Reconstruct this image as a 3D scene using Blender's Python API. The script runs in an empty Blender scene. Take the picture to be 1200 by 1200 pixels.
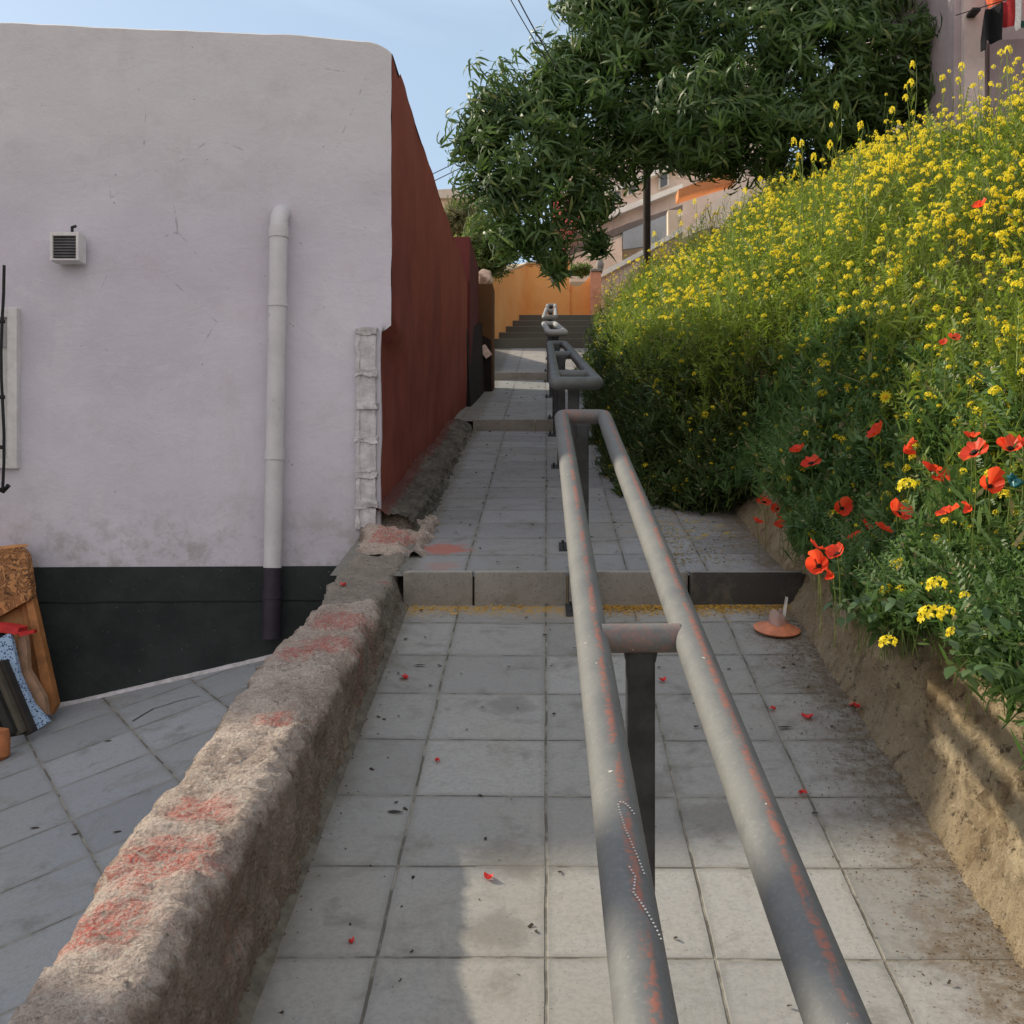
import bpy, bmesh, math, random
import numpy as np
from mathutils import Vector, Matrix, noise as mnoise, Quaternion
R = math.radians
random.seed(7); rng = np.random.default_rng(7)
sc = bpy.context.scene
COL = sc.collection
F = 1320.0
def P(x, y, Y):
    """world point at depth Y seen at photo coordinates x, y"""
    return ((x-640)/F*Y, Y, (600-y)/F*Y)

# ------------------------------------------------------------ material helper
class Mt:
    def __init__(s, name, rough=0.8, obj=False):
        s.m = bpy.data.materials.new(name); s.m.use_nodes = True
        s.t = s.m.node_tree; s.b = s.t.nodes['Principled BSDF']; s.o = s.t.nodes['Material Output']
        s.b.inputs['Roughness'].default_value = rough
        s.b.inputs['Specular IOR Level'].default_value = 0.3
        if obj: s.pos = s.n('ShaderNodeTexCoord').outputs['Object']
        else: s.pos = s.n('ShaderNodeNewGeometry').outputs['Position']
        x = s.n('ShaderNodeSeparateXYZ'); s.l(s.pos, x.inputs[0])
        s.X, s.Y, s.Z = x.outputs
    def n(s, t, **k):
        nd = s.t.nodes.new(t)
        for a, v in k.items(): setattr(nd, a, v)
        return nd
    def l(s, a, b): s.t.links.new(a, b)
    def put(s, v, inp):
        if isinstance(v, bpy.types.NodeSocket): s.l(v, inp)
        elif isinstance(v, (tuple, list)) and len(v) == 3 and inp.type == 'RGBA': inp.default_value = (*v, 1)
        else: inp.default_value = v
    def math(s, op, a, b=0.0, c=None, clamp=False):
        nd = s.n('ShaderNodeMath', operation=op, use_clamp=clamp)
        s.put(a, nd.inputs[0]); s.put(b, nd.inputs[1])
        if c is not None: s.put(c, nd.inputs[2])
        return nd.outputs[0]
    def scale(s, sx, sy, sz, pos=None):
        nd = s.n('ShaderNodeMapping'); s.l(pos or s.pos, nd.inputs[0]); nd.inputs['Scale'].default_value = (sx, sy, sz)
        return nd.outputs[0]
    def noise(s, sc_, detail=4, rough=.6, pos=None, dist=0, color=False):
        nd = s.n('ShaderNodeTexNoise'); s.l(pos or s.pos, nd.inputs['Vector'])
        nd.inputs['Scale'].default_value = sc_; nd.inputs['Detail'].default_value = detail
        nd.inputs['Roughness'].default_value = rough; nd.inputs['Distortion'].default_value = dist
        return nd.outputs['Color' if color else 'Fac']
    def vor(s, sc_, feature='F1', pos=None, out='Distance'):
        nd = s.n('ShaderNodeTexVoronoi', feature=feature); s.l(pos or s.pos, nd.inputs['Vector']); nd.inputs['Scale'].default_value = sc_
        return nd.outputs[out]
    def mr(s, v, a, b, c=0., d=1.):
        nd = s.n('ShaderNodeMapRange', interpolation_type='SMOOTHSTEP'); s.put(v, nd.inputs[0])
        for i, q in enumerate((a, b, c, d)): nd.inputs[i+1].default_value = q
        return nd.outputs[0]
    def mix(s, f, a, b, blend='MIX'):
        nd = s.n('ShaderNodeMix', data_type='RGBA', blend_type=blend)
        s.put(f, nd.inputs[0]); s.put(a, nd.inputs[6]); s.put(b, nd.inputs[7])
        return nd.outputs[2]
    def spot(s, cx, cy, r, ns=9., amp=1.1):
        """soft noisy round mask in X,Y"""
        dx = s.math('SUBTRACT', s.X, cx); dy = s.math('SUBTRACT', s.Y, cy)
        d = s.math('SQRT', s.math('ADD', s.math('MULTIPLY', dx, dx), s.math('MULTIPLY', dy, dy)))
        d = s.math('ADD', d, s.math('MULTIPLY', s.math('SUBTRACT', s.noise(ns, 5, .7), .5), amp*r*2.2))
        return s.mr(d, r*1.15, r*.45)
    def bump(s, h, strength=.5, dist=.01, prev=None):
        nd = s.n('ShaderNodeBump'); s.put(h, nd.inputs['Height']); nd.inputs['Strength'].default_value = strength
        nd.inputs['Distance'].default_value = dist
        if prev is not None: s.l(prev, nd.inputs['Normal'])
        return nd.outputs[0]
    def done(s, col, normal=None, rough=None):
        s.put(col, s.b.inputs['Base Color'])
        if normal is not None: s.l(normal, s.b.inputs['Normal'])
        if rough is not None: s.put(rough, s.b.inputs['Roughness'])
        return s.m

def plain(name, col, rough=.8, var=.25, ns=12., bump=.15, obj=True, metal=0):
    m = Mt(name, rough, obj)
    n1 = m.noise(ns, 6, .65); n2 = m.noise(ns*6, 3)
    c = m.mix(m.mr(n1, .3, .7), tuple(v*(1-var) for v in col), tuple(min(1, v*(1+var)) for v in col))
    c = m.mix(m.mr(n2, .62, .72, 0, .35), c, tuple(v*.45 for v in col))
    m.b.inputs['Metallic'].default_value = metal
    return m.done(c, m.bump(n1, bump, .01, m.bump(n2, bump, .003)))

def leafmat(name, c1, c2, trans=.35, rough=.5, dry=None, spec=.35):
    m = Mt(name, rough, False)
    rnd = m.n('ShaderNodeNewGeometry').outputs['Random Per Island']
    big = m.noise(1.6, 3)
    f = m.math('ADD', m.math('MULTIPLY', rnd, .6), m.math('MULTIPLY', m.mr(big, .3, .7), .4))
    c = m.mix(f, c1, c2)
    if dry: c = m.mix(m.mr(rnd, .93, .97), c, dry)
    m.b.inputs['Specular IOR Level'].default_value = spec
    m.put(c, m.b.inputs['Base Color'])
    tr = m.n('ShaderNodeBsdfTranslucent'); m.put(m.mix(.5, c, (c2[0]*1.3, c2[1]*1.4, c2[2]), 'MIX'), tr.inputs[0])
    ms = m.n('ShaderNodeMixShader'); ms.inputs[0].default_value = trans
    m.l(m.b.outputs[0], ms.inputs[1]); m.l(tr.outputs[0], ms.inputs[2]); m.l(ms.outputs[0], m.o.inputs[0])
    return m.m

# ------------------------------------------------------------ object helpers
def tag(o, label=None, cat=None, group=None, kind=None):
    if label: o['label'] = label
    if cat: o['category'] = cat
    if group: o['group'] = group
    if kind: o['kind'] = kind
    return o
def empty(name, label, cat, loc=(0,0,0), group=None, rz=0):
    o = bpy.data.objects.new(name, None); COL.objects.link(o); o.location = loc; o.rotation_euler = (0,0,rz)
    o.empty_display_size = .1
    return tag(o, label, cat, group)
def link(name, me, mat, parent=None):
    o = bpy.data.objects.new(name, me); COL.objects.link(o)
    if mat and not me.materials: me.materials.append(mat)
    if parent: o.parent = parent
    return o
def copy_tree(o, parent=None):
    c = o.copy(); COL.objects.link(c); c.parent = parent
    for ch in [q for q in o.children]: copy_tree(ch, c)
    return c

class MB:
    def __init__(s, loc=(0,0,0)):
        s.v = []; s.f = []; s.o = Vector(loc)
    def add(s, vs, fs):
        k = len(s.v); s.v += [tuple(Vector(v)-s.o) for v in vs]; s.f += [tuple(i+k for i in f) for f in fs]
    def box(s, x0, x1, y0, y1, z0, z1, rot=None, c=None, bev=0):
        bm = bmesh.new(); bmesh.ops.create_cube(bm, size=1)
        for v in bm.verts:
            v.co = Vector((x0+(x1-x0)*(v.co.x+.5), y0+(y1-y0)*(v.co.y+.5), z0+(z1-z0)*(v.co.z+.5)))
        if bev: bmesh.ops.bevel(bm, geom=list(bm.edges), offset=bev, segments=2, affect='EDGES', profile=.6)
        bm.verts.index_update()
        vs = [v.co.copy() for v in bm.verts]
        if rot is not None:
            c = Vector(c) if c else Vector(((x0+x1)/2, (y0+y1)/2, (z0+z1)/2))
            vs = [rot @ (v-c) + c for v in vs]
        s.add(vs, [[v.index for v in f.verts] for f in bm.faces]); bm.free()
    def hexa(s, b, t):
        """8 corner solid: bottom 4, top 4"""
        s.add(list(b)+list(t), [(3,2,1,0),(4,5,6,7),(0,1,5,4),(1,2,6,5),(2,3,7,6),(3,0,4,7)])
    def prism(s, pts, d):
        """pts: polygon of 3D points, d: extrusion vector"""
        n = len(pts); a = [Vector(p) for p in pts]; b = [p+Vector(d) for p in a]
        s.add(a+b, [tuple(range(n))[::-1], tuple(range(n, 2*n))] + [(i, (i+1)%n, n+(i+1)%n, n+i) for i in range(n)])
    def tube(s, pts, r, n=10, closed=False, caps=True):
        pts = [Vector(p) for p in pts]; N = len(pts)
        rs = r if isinstance(r, (list, tuple)) else [r]*N
        vs = []; fs = []; up = None
        for i, p in enumerate(pts):
            if closed: t = (pts[(i+1)%N]-pts[i-1]).normalized()
            else: t = (pts[min(i+1, N-1)]-pts[max(i-1, 0)]).normalized()
            if up is None:
                up = Vector((0,0,1)) if abs(t.z) < .9 else Vector((0,1,0))
            a = (up - t*up.dot(t)).normalized(); up = a; b = t.cross(a)
            for k in range(n):
                th = 2*math.pi*k/n; vs.append(p + (a*math.cos(th)+b*math.sin(th))*rs[i])
        M_ = N if closed else N-1
        for i in range(M_):
            j = (i+1) % N
            for k in range(n):
                fs.append((i*n+k, i*n+(k+1)%n, j*n+(k+1)%n, j*n+k))
        if caps and not closed:
            fs.append(tuple(range(n))[::-1]); fs.append(tuple((N-1)*n+k for k in range(n)))
        s.add(vs, fs)
    def lathe(s, c, prof, n=20):
        c = Vector(c); vs = []; fs = []
        for r, z in prof:
            for k in range(n):
                a = 2*math.pi*k/n; vs.append(c+Vector((r*math.cos(a), r*math.sin(a), z)))
        for i in range(len(prof)-1):
            for k in range(n): fs.append((i*n+k, i*n+(k+1)%n, (i+1)*n+(k+1)%n, (i+1)*n+k))
        fs.append(tuple(range(n))[::-1]); fs.append(tuple((len(prof)-1)*n+k for k in range(n)))
        s.add(vs, fs)
    def build(s, name, mat, parent=None, smooth=False, wn=False):
        me = bpy.data.meshes.new(name); me.from_pydata(s.v, [], s.f); me.update()
        bm = bmesh.new(); bm.from_mesh(me); bmesh.ops.recalc_face_normals(bm, faces=bm.faces); bm.to_mesh(me); bm.free()
        if smooth:
            me.polygons.foreach_set('use_smooth', [True]*len(me.polygons))
            try: me.set_sharp_from_angle(angle=R(40))
            except Exception: pass
        return link(name, me, mat, parent)

def npmesh(name, V, Fq, mat, parent=None, smooth=False):
    me = bpy.data.meshes.new(name); V = np.ascontiguousarray(V, dtype=np.float32); Fq = np.ascontiguousarray(Fq, dtype=np.int32)
    k = Fq.shape[1]
    me.vertices.add(len(V)); me.vertices.foreach_set('co', V.ravel())
    me.loops.add(Fq.size); me.loops.foreach_set('vertex_index', Fq.ravel())
    me.polygons.add(len(Fq)); me.polygons.foreach_set('loop_start', np.arange(0, Fq.size, k, dtype=np.int32))
    me.polygons.foreach_set('loop_total', np.full(len(Fq), k, dtype=np.int32))
    if smooth: me.polygons.foreach_set('use_smooth', np.ones(len(Fq), dtype=bool))
    me.update(calc_edges=True); me.validate()
    return link(name, me, mat, parent)

def inst(TV, TF, Rm, T):
    """template verts (n,3), quads (m,4), matrices (N,3,3), offsets (N,3)"""
    V = np.einsum('nij,kj->nki', Rm, TV) + T[:, None, :]
    N, k = V.shape[:2]
    return V.reshape(-1, 3), (TF[None] + (np.arange(N)*k)[:, None, None]).reshape(-1, 4)
def rotmats(dirs, spin, scale):
    """z axis -> dirs, random spin"""
    z = dirs/np.linalg.norm(dirs, axis=1, keepdims=True)
    ref = np.where(np.abs(z[:, 2:3]) > .95, np.array([[1., 0, 0]]), np.array([[0, 0, 1.]]))
    x = np.cross(ref, z); x /= np.linalg.norm(x, axis=1, keepdims=True); y = np.cross(z, x)
    c, s_ = np.cos(spin)[:, None], np.sin(spin)[:, None]
    x2 = x*c + y*s_; y2 = -x*s_ + y*c
    return np.stack([x2, y2, z], axis=2)*scale[:, None, None]
def leaf_quads(base, d, L, W, droop, seg=3, side=None):
    """bent leaf starting at base heading d, returns verts and quads"""
    d = Vector(d).normalized(); side = Vector(side) if side else d.cross(Vector((0,0,1)))
    if side.length < .01: side = Vector((1,0,0))
    side.normalize(); p = Vector(base); vs = []; prof = [.25, 1., .75, .06] if seg == 3 else [.35, 1., .08]
    for i in range(seg+1):
        w = W*prof[i]*.5
        vs += [p-side*w, p+side*w]
        dd = (d + Vector((0,0,-droop*(i+.5)))).normalized(); p = p + dd*(L/seg)
    fs = [(2*i, 2*i+1, 2*i+3, 2*i+2) for i in range(seg)]
    return vs, fs
def template(leaves):
    V = []; Fq = []
    for vs, fs in leaves:
        k = len(V); V += [tuple(v) for v in vs]; Fq += [tuple(i+k for i in f) for f in fs]
    return np.array(V), np.array(Fq)

def fbm(x, y, z=0., o=4): return mnoise.fractal(Vector((x, y, z)), 1., 2., o)

def sst(a, b, x):
    t = np.clip((x-a)/(b-a), 0, 1); return t*t*(3-2*t)

# ------------------------------------------------------------ levels
XL, XR = -.69, 1.17
TR = [(-3., 5.21, .2462, 1.710), (5.21, 10.4, .2008, 1.340), (10.4, 15.0, .1992, 1.235), (15.0, 20.1, .2120, 1.341)]
def G(Y):
    Y = np.asarray(Y, float); z = TR[0][2]*Y - TR[0][3]
    for a, b, s_, h in TR[1:]: z = np.where(Y >= a, s_*Y-h, z)
    z = np.where(Y > 20.1, 2.92 + np.minimum((Y-20.1)*.44, .88), z)
    return z
def Gf(Y): return float(G(Y))
def ST(X, Y): return -.764 + .206*(X+1.5) + .211*(Y-6)

# ------------------------------------------------------------ materials
def tile_material(name, per, u0, v0, su=None, base=(.33,.322,.305), street=False):
    m = Mt(name, .78)
    if street:
        k = 1/1.1766
        u = m.math('MULTIPLY', m.math('ADD', m.X, m.math('MULTIPLY', m.Y, .62)), k)
        v = m.math('MULTIPLY', m.math('SUBTRACT', m.Y, m.math('MULTIPLY', m.X, .62)), k)
    else: u, v = m.X, m.Y
    wob = m.math('MULTIPLY', m.math('SUBTRACT', m.noise(3.1, 3), .5), .012)
    grooves = []; ids = []
    for c, o, p in ((u, u0, per[0]), (v, v0, per[1])):
        q = m.math('DIVIDE', m.math('SUBTRACT', m.math('ADD', c, wob), o), p)
        fr = m.math('FRACT', q); ids.append(m.math('FLOOR', q))
        d = m.math('MULTIPLY', m.math('SUBTRACT', .5, m.math('ABSOLUTE', m.math('SUBTRACT', fr, .5))), p)
        grooves.append((m.mr(d, .0052, .0022), m.mr(d, .028, .004)))
    g = m.math('MAXIMUM', grooves[0][0], grooves[1][0]); ge = m.math('MAXIMUM', grooves[0][1], grooves[1][1])
    wn = m.n('ShaderNodeTexWhiteNoise', noise_dimensions='2D'); cb = m.n('ShaderNodeCombineXYZ')
    m.l(ids[0], cb.inputs[0]); m.l(ids[1], cb.inputs[1]); m.l(cb.outputs[0], wn.inputs['Vector'])
    c = m.mix(wn.outputs['Value'], tuple(q*.84 for q in base), tuple(q*1.12 for q in base))
    big = m.noise(1.3, 5, .6); mid = m.noise(5.5, 6, .7, dist=.4); fine = m.noise(70, 4, .75)
    c = m.mix(m.mr(big, .45, .7, 0, .5), c, (base[0]*1.08, base[1]*1.0, base[2]*.86))
    c = m.mix(m.mr(mid, .52, .72, 0, .6), c, (.145,.138,.118))
    c = m.mix(m.mr(m.noise(3.6, 7, .8, dist=.8), .5, .68, 0, .45), c, (.20,.185,.15))
    c = m.mix(m.mr(m.noise(2.7, 6, .75), .6, .7, 0, .35), c, (.40,.385,.35))
    c = m.mix(m.math('MULTIPLY', m.mr(fine, .4, .65), .28), c, (.16,.165,.17))
    c = m.mix(m.math('MULTIPLY', ge, .3), c, (.15,.145,.13))
    c = m.mix(g, c, m.mix(m.mr(m.noise(9), .4, .6), (.11,.10,.08), (.27,.25,.21)))
    sp = m.noise(120, 2, .5)
    c = m.mix(m.mr(sp, .69, .74, 0, .6), c, (.07,.06,.05))
    if not street:
        # soil and litter washed against the retaining wall, cement smear along the parapet
        e = m.math('ADD', m.X, m.math('MULTIPLY', m.math('SUBTRACT', m.noise(4.5, 6, .75), .5), .75))
        dirt = m.mr(e, .78, 1.18)
        c = m.mix(m.math('MULTIPLY', dirt, m.mr(m.noise(26, 5, .8), .36, .6)), c, (.105,.07,.042))
        c = m.mix(m.math('MULTIPLY', m.mr(e, .85, 1.15), .5), c, (.2,.155,.105))
        e2 = m.math('ADD', m.X, m.math('MULTIPLY', m.math('SUBTRACT', m.noise(6, 5, .7), .5), .16))
        c = m.mix(m.mr(e2, -.57, -.66, 0, .75), c, (.17,.155,.125))
        if name == 'path_tiles_lower':
            ye = m.math('ADD', m.Y, m.math('MULTIPLY', m.math('SUBTRACT', m.noise(9, 5, .7), .5), .3))
            ym = m.math('MULTIPLY', m.mr(ye, 5.02, 5.16), m.mr(m.noise(45, 3, .6), .38, .55))
            c = m.mix(m.math('MULTIPLY', ym, .85), c, (.42,.25,.05))
            for (sx, sy, r_) in ((-.1, 3.1, .13), (-.13, 2.75, .1), (.28, 3.5, .12), (.5, 3.3, .13), (-.15, 4.1, .1)):
                c = m.mix(m.math('MULTIPLY', m.spot(sx, sy, r_, 7), .45), c, (.12,.105,.09))
        if name == 'path_tiles_second':
            c = m.mix(m.math('MULTIPLY', m.spot(-.52, 5.75, .14, 12), .8), c, (.42,.13,.09))
            c = m.mix(m.math('MULTIPLY', m.spot(-.5, 5.4, .1, 15), .4), c, (.4,.17,.12))
            c = m.mix(m.math('MULTIPLY', m.mr(m.noise(14, 4, .8), .56, .6), m.spot(.75, 6.2, .4, 5)), c, (.4,.29,.06))
    h = m.math('SUBTRACT', m.math('MULTIPLY', fine, .12), g)
    nb = m.bump(h, .55, .006, m.bump(mid, .3, .006))
    return m.done(c, nb, m.mr(mid, .3, .8, .62, .9))

T1 = tile_material('path_tiles_lower', (.4, .385), 0., 2.66)
T2 = tile_material('path_tiles_second', (.38, .37), 0., 5.62, base=(.285,.285,.29))
T3 = tile_material('path_tiles_upper', (.40, .8), .0, 10.6, base=(.30,.30,.30))
T4 = tile_material('path_tiles_top', (.40, .9), .0, 15.2, base=(.36,.33,.315))
TS = tile_material('street_tiles', (.39, .41), .733, 5.05, base=(.28,.295,.31), street=True)

def concrete_kerb():
    m = Mt('kerb_concrete', .85)
    n = m.noise(9, 6, .7); f = m.noise(90, 4, .8)
    c = m.mix(m.mr(n, .3, .7), (.33,.31,.275), (.44,.415,.375))
    # vertical faces are darker than the top edge
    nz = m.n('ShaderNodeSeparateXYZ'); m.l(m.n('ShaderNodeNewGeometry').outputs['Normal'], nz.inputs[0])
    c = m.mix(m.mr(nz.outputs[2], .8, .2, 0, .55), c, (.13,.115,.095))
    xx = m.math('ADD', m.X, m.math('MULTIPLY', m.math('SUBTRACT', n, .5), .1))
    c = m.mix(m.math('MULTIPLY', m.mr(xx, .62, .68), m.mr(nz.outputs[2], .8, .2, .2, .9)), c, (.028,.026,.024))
    c = m.mix(m.mr(m.noise(4, 7, .8), .48, .66, 0, .6), c, (.14,.12,.09))
    c = m.mix(m.mr(f, .55, .68, 0, .6), c, (.07,.065,.055))
    return m.done(c, m.bump(f, .7, .006, m.bump(n, .4, .01)))
KERB = concrete_kerb()

def rough_parapet():
    m = Mt('parapet_concrete', .95)
    v = m.vor(75); v2 = m.vor(34); n = m.noise(5, 6, .7); f = m.noise(150, 4, .8); md = m.noise(24, 6, .75)
    c = m.mix(m.mr(n, .35, .65), (.47,.37,.31), (.70,.575,.49))
    c = m.mix(m.mr(md, .54, .70, 0, .7), c, (.10,.085,.07))
    c = m.mix(m.mr(f, .45, .68, 0, .5), c, (.15,.125,.1))
    c = m.mix(m.mr(m.noise(60, 3, .7), .56, .64, 0, .8), c, (.66,.60,.52))
    c = m.mix(m.mr(m.math('ADD', v2, m.math('MULTIPLY', md, .9)), .56, .44, 0, .6), c, (.07,.055,.045))
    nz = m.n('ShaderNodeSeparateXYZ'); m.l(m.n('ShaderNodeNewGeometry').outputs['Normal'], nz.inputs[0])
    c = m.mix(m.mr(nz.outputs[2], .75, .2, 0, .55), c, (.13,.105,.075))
    # smoother repaired length near the house
    sm = m.math('MULTIPLY', m.mr(m.Y, 4.62, 4.66), m.mr(m.Y, 5.62, 5.56))
    c = m.mix(m.math('MULTIPLY', sm, .7), c, m.mix(md, (.2,.18,.15), (.35,.32,.27)))
    red = None
    for (sx, sy, r_) in ((-.84, 2.45, .15), (-.83, 2.72, .1), (-.86, 2.2, .1), (-.78, 4.05, .13), (-.8, 4.35, .14), (-.86, 3.95, .1), (-.8, 5.82, .13), (-.74, 5.05, .04), (-.8, 3.3, .06)):
        s_ = m.math('MULTIPLY', m.spot(sx, sy, r_, 16, .8), m.mr(m.noise(40, 3, .7), .35, .55))
        red = s_ if red is None else m.math('MAXIMUM', red, s_)
    c = m.mix(m.math('MULTIPLY', red, m.mr(f, .42, .58, .3, .95)), c, (.55,.13,.10))
    b = m.bump(m.math('ADD', v, f), .9, .012, m.bump(md, .9, .02))
    return m.done(c, b)
PARA = rough_parapet()

def dark_curb():
    m = Mt('curb_stone_dark', .95)
    n = m.noise(7, 6, .7); f = m.noise(60, 5, .8)
    c = m.mix(m.mr(n, .3, .7), (.06,.055,.045), (.17,.155,.125))
    c = m.mix(m.mr(f, .5, .68, 0, .6), c, (.035,.03,.027))
    xx = m.math('ADD', m.X, m.math('MULTIPLY', m.math('SUBTRACT', n, .5), .08))
    c = m.mix(m.mr(xx, -.80, -.86, 0, .75), c, (.13,.035,.028))
    return m.done(c, m.bump(f, .8, .01, m.bump(n, .8, .02)))
CURB = dark_curb()

def tan_wall():
    m = Mt('retaining_wall_plaster', .95)
    n = m.noise(2.2, 6, .65); md = m.noise(13, 6, .75); f = m.noise(95, 5, .8); v = m.vor(42)
    c = m.mix(m.mr(n, .35, .65), (.42,.305,.17), (.62,.50,.33))
    st = m.noise(7, 5, .7, pos=m.scale(1, 1.5, .35))
    c = m.mix(m.mr(st, .52, .68, 0, .75), c, (.20,.135,.075))
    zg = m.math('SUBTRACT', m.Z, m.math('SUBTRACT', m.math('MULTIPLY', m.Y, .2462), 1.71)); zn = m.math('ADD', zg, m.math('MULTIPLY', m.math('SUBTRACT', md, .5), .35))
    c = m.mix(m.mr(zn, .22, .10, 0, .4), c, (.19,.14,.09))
    c = m.mix(m.mr(m.noise(24, 5, .85), .57, .63, 0, .8), c, (.07,.05,.032))
    c = m.mix(m.mr(md, .55, .7, 0, .6), c, (.2,.145,.085))
    c = m.mix(m.mr(f, .55, .7, 0, .5), c, (.13,.09,.055))
    c = m.mix(m.math('MULTIPLY', m.mr(v, .14, .07, 0, .5), m.mr(md, .5, .6)), c, (.06,.045,.03))
    c = m.mix(m.mr(m.noise(33, 4, .7), .6, .68, 0, .5), c, (.6,.52,.38))
    return m.done(c, m.bump(f, 1., .01, m.bump(md, 1., .05)))
TAN = tan_wall()

def white_render():
    m = Mt('lilac_white_render', .9)
    n = m.noise(1.1, 5, .6); n2 = m.noise(4.5, 6, .7); tr = m.noise(4, 5, .7, pos=m.scale(1, 1, 1.7), dist=1.)
    f = m.noise(45, 4, .7)
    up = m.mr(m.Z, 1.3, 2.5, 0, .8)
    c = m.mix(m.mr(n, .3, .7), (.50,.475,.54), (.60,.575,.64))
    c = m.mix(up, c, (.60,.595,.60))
    c = m.mix(m.mr(n2, .5, .75, 0, .4), c, (.46,.42,.445))
    c = m.mix(m.mr(m.noise(2.2, 7, .75, pos=m.scale(1.6, 1, .35)), .52, .7, 0, .35), c, (.47,.44,.46))
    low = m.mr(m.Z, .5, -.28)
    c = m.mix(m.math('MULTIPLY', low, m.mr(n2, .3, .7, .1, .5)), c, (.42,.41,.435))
    c = m.mix(m.mr(m.noise(30, 2, .5), .76, .77, 0, .5), c, (.12,.1,.1))
    # hairline cracks
    d = m.vor(1.7, 'DISTANCE_TO_EDGE', pos=None)
    cr = m.math('MULTIPLY', m.mr(m.math('ADD', d, m.math('MULTIPLY', m.noise(9, 5, .8), .05)), .026, .022), m.mr(m.noise(.9, 2), .52, .6))
    c = m.mix(m.math('MULTIPLY', cr, .55), c, (.26,.24,.25))
    c = m.mix(m.mr(m.noise(1.7, 8, .8, dist=.6), .54, .6, 0, .16), c, (.70,.67,.68))
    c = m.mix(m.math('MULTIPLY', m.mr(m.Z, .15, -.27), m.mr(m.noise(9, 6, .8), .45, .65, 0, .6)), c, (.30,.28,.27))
    b = m.bump(tr, .22, .02, m.bump(n2, .35, .02, m.bump(f, .25, .004)))
    return m.done(c, b)
WHITE = white_render()
def band_mat():
    m = Mt('dark_green_plinth', .7)
    n = m.noise(3, 6, .7); f = m.noise(40, 4, .7)
    c = m.mix(m.mr(n, .3, .7), (.010,.014,.015), (.025,.032,.032))
    c = m.mix(m.mr(m.noise(70, 2, .5), .72, .76, 0, .5), c, (.2,.2,.2))
    ln = m.math('ABSOLUTE', m.math('SUBTRACT', m.Z, m.math('ADD', -.47, m.math('MULTIPLY', m.math('SUBTRACT', m.noise(3), .5), .04))))
    g = m.mr(ln, .008, .002)
    return m.done(m.mix(g, c, (.003,.003,.003)), m.bump(f, .3, .005, m.bump(n, .4, .02)))
BAND = band_mat()
def red_mat(name, a, b_):
    m = Mt(name, .92)
    n = m.noise(1.6, 6, .65); st = m.noise(5, 5, .7, pos=m.scale(1, 1, .3)); f = m.noise(40, 4, .75)
    c = m.mix(m.mr(n, .3, .7), a, b_)
    c = m.mix(m.mr(st, .5, .75, 0, .45), c, tuple(v*.6 for v in a))
    c = m.mix(m.mr(m.Z, 1.0, 2.4, 0, .35), c, (b_[0]*1.2, b_[1]*1.35, b_[2]*1.2))
    return m.done(c, m.bump(f, .35, .006, m.bump(n, .5, .03)))
RED = red_mat('brick_red_paint', (.17,.030,.018), (.25,.058,.033))
RED2 = red_mat('maroon_paint', (.075,.014,.014), (.11,.024,.022))
DARKW = red_mat('dark_wall', (.02,.012,.011), (.04,.02,.016))
DARKB = red_mat('black_base', (.008,.005,.005), (.018,.010,.009))  # near-black colour for the wall and pier bases
BROWN = red_mat('brown_orange_paint', (.055,.026,.011), (.10,.044,.018))
def orange_mat():
    m = Mt('orange_wall_paint', .9)
    n = m.noise(1.4, 6, .65); st = m.noise(4, 5, .7, pos=m.scale(1.5, 1.5, .4)); f = m.noise(30, 4, .75)
    c = m.mix(m.mr(n, .3, .7), (.86,.36,.10), (.93,.48,.17))
    c = m.mix(m.mr(st, .52, .75, 0, .5), c, (.85,.45,.2))
    c = m.mix(m.mr(m.noise(3.2, 6, .8), .62, .72, 0, .5), c, (.4,.15,.05))
    return m.done(c, m.bump(f, .3, .01, m.bump(n, .5, .03)))
ORANGE = orange_mat()

def pipe_mat():
    m = Mt('galvanised_pipe', .42)
    n = m.noise(7, 5, .7); f = m.noise(110, 4, .75); sl = m.noise(5, 5, .7, pos=m.scale(7, .9, 7))
    c = m.mix(m.mr(n, .3, .7), (.125,.128,.128), (.17,.17,.162))
    c = m.mix(m.mr(f, .5, .7, 0, .25), c, (.30,.29,.27))
    nn = m.n('ShaderNodeSeparateXYZ'); m.l(m.n('ShaderNodeNewGeometry').outputs['Normal'], nn.inputs[0])
    top = m.mr(m.math('ABSOLUTE', m.math('SUBTRACT', nn.outputs[0], .22)), .33, .05)
    rs = m.math('MULTIPLY', m.mr(m.math('ADD', sl, m.math('MULTIPLY', f, .16)), .50, .60), top)
    rs = m.math('MULTIPLY', rs, m.mr(m.math('ADD', f, m.math('MULTIPLY', m.noise(38, 4, .8), .6)), .68, .84))
    c = m.mix(m.math('MULTIPLY', rs, .85), c, (.36,.13,.085))
    rs2 = m.mr(m.noise(16, 5, .8, pos=m.scale(1, .4, 1)), .66, .74, 0, .5)
    c = m.mix(rs2, c, (.33,.16,.10))
    c = m.mix(m.mr(m.noise(60, 2), .74, .77), c, (.6,.58,.5))
    m.b.inputs['Metallic'].default_value = .05
    return m.done(c, m.bump(f, .3, .002), m.mr(n, .3, .7, .58, .75))
PIPE = pipe_mat()
PIPEL = plain('sunlit_pale_pipe', (.30,.295,.29), .5, .2, 6, .1, obj=False)  # sunlight on the two far handrails, painted in as a paler pipe colour
POST = plain('dark_steel_post', (.035,.037,.038), .5, .35, 14, .15, obj=False)
CHALK = plain('chalk_white', (.55,.55,.55), .9)
PVC = plain('painted_pvc', (.56,.545,.565), .55, .08, 5, .08, obj=False)
PVCD = plain('painted_pvc_dark', (.03,.025,.035), .6, .2, 8, .1, obj=False)
CEMW = plain('white_cement_blocks', (.52,.50,.515), .95, .22, 18, .9, obj=False)
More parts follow.
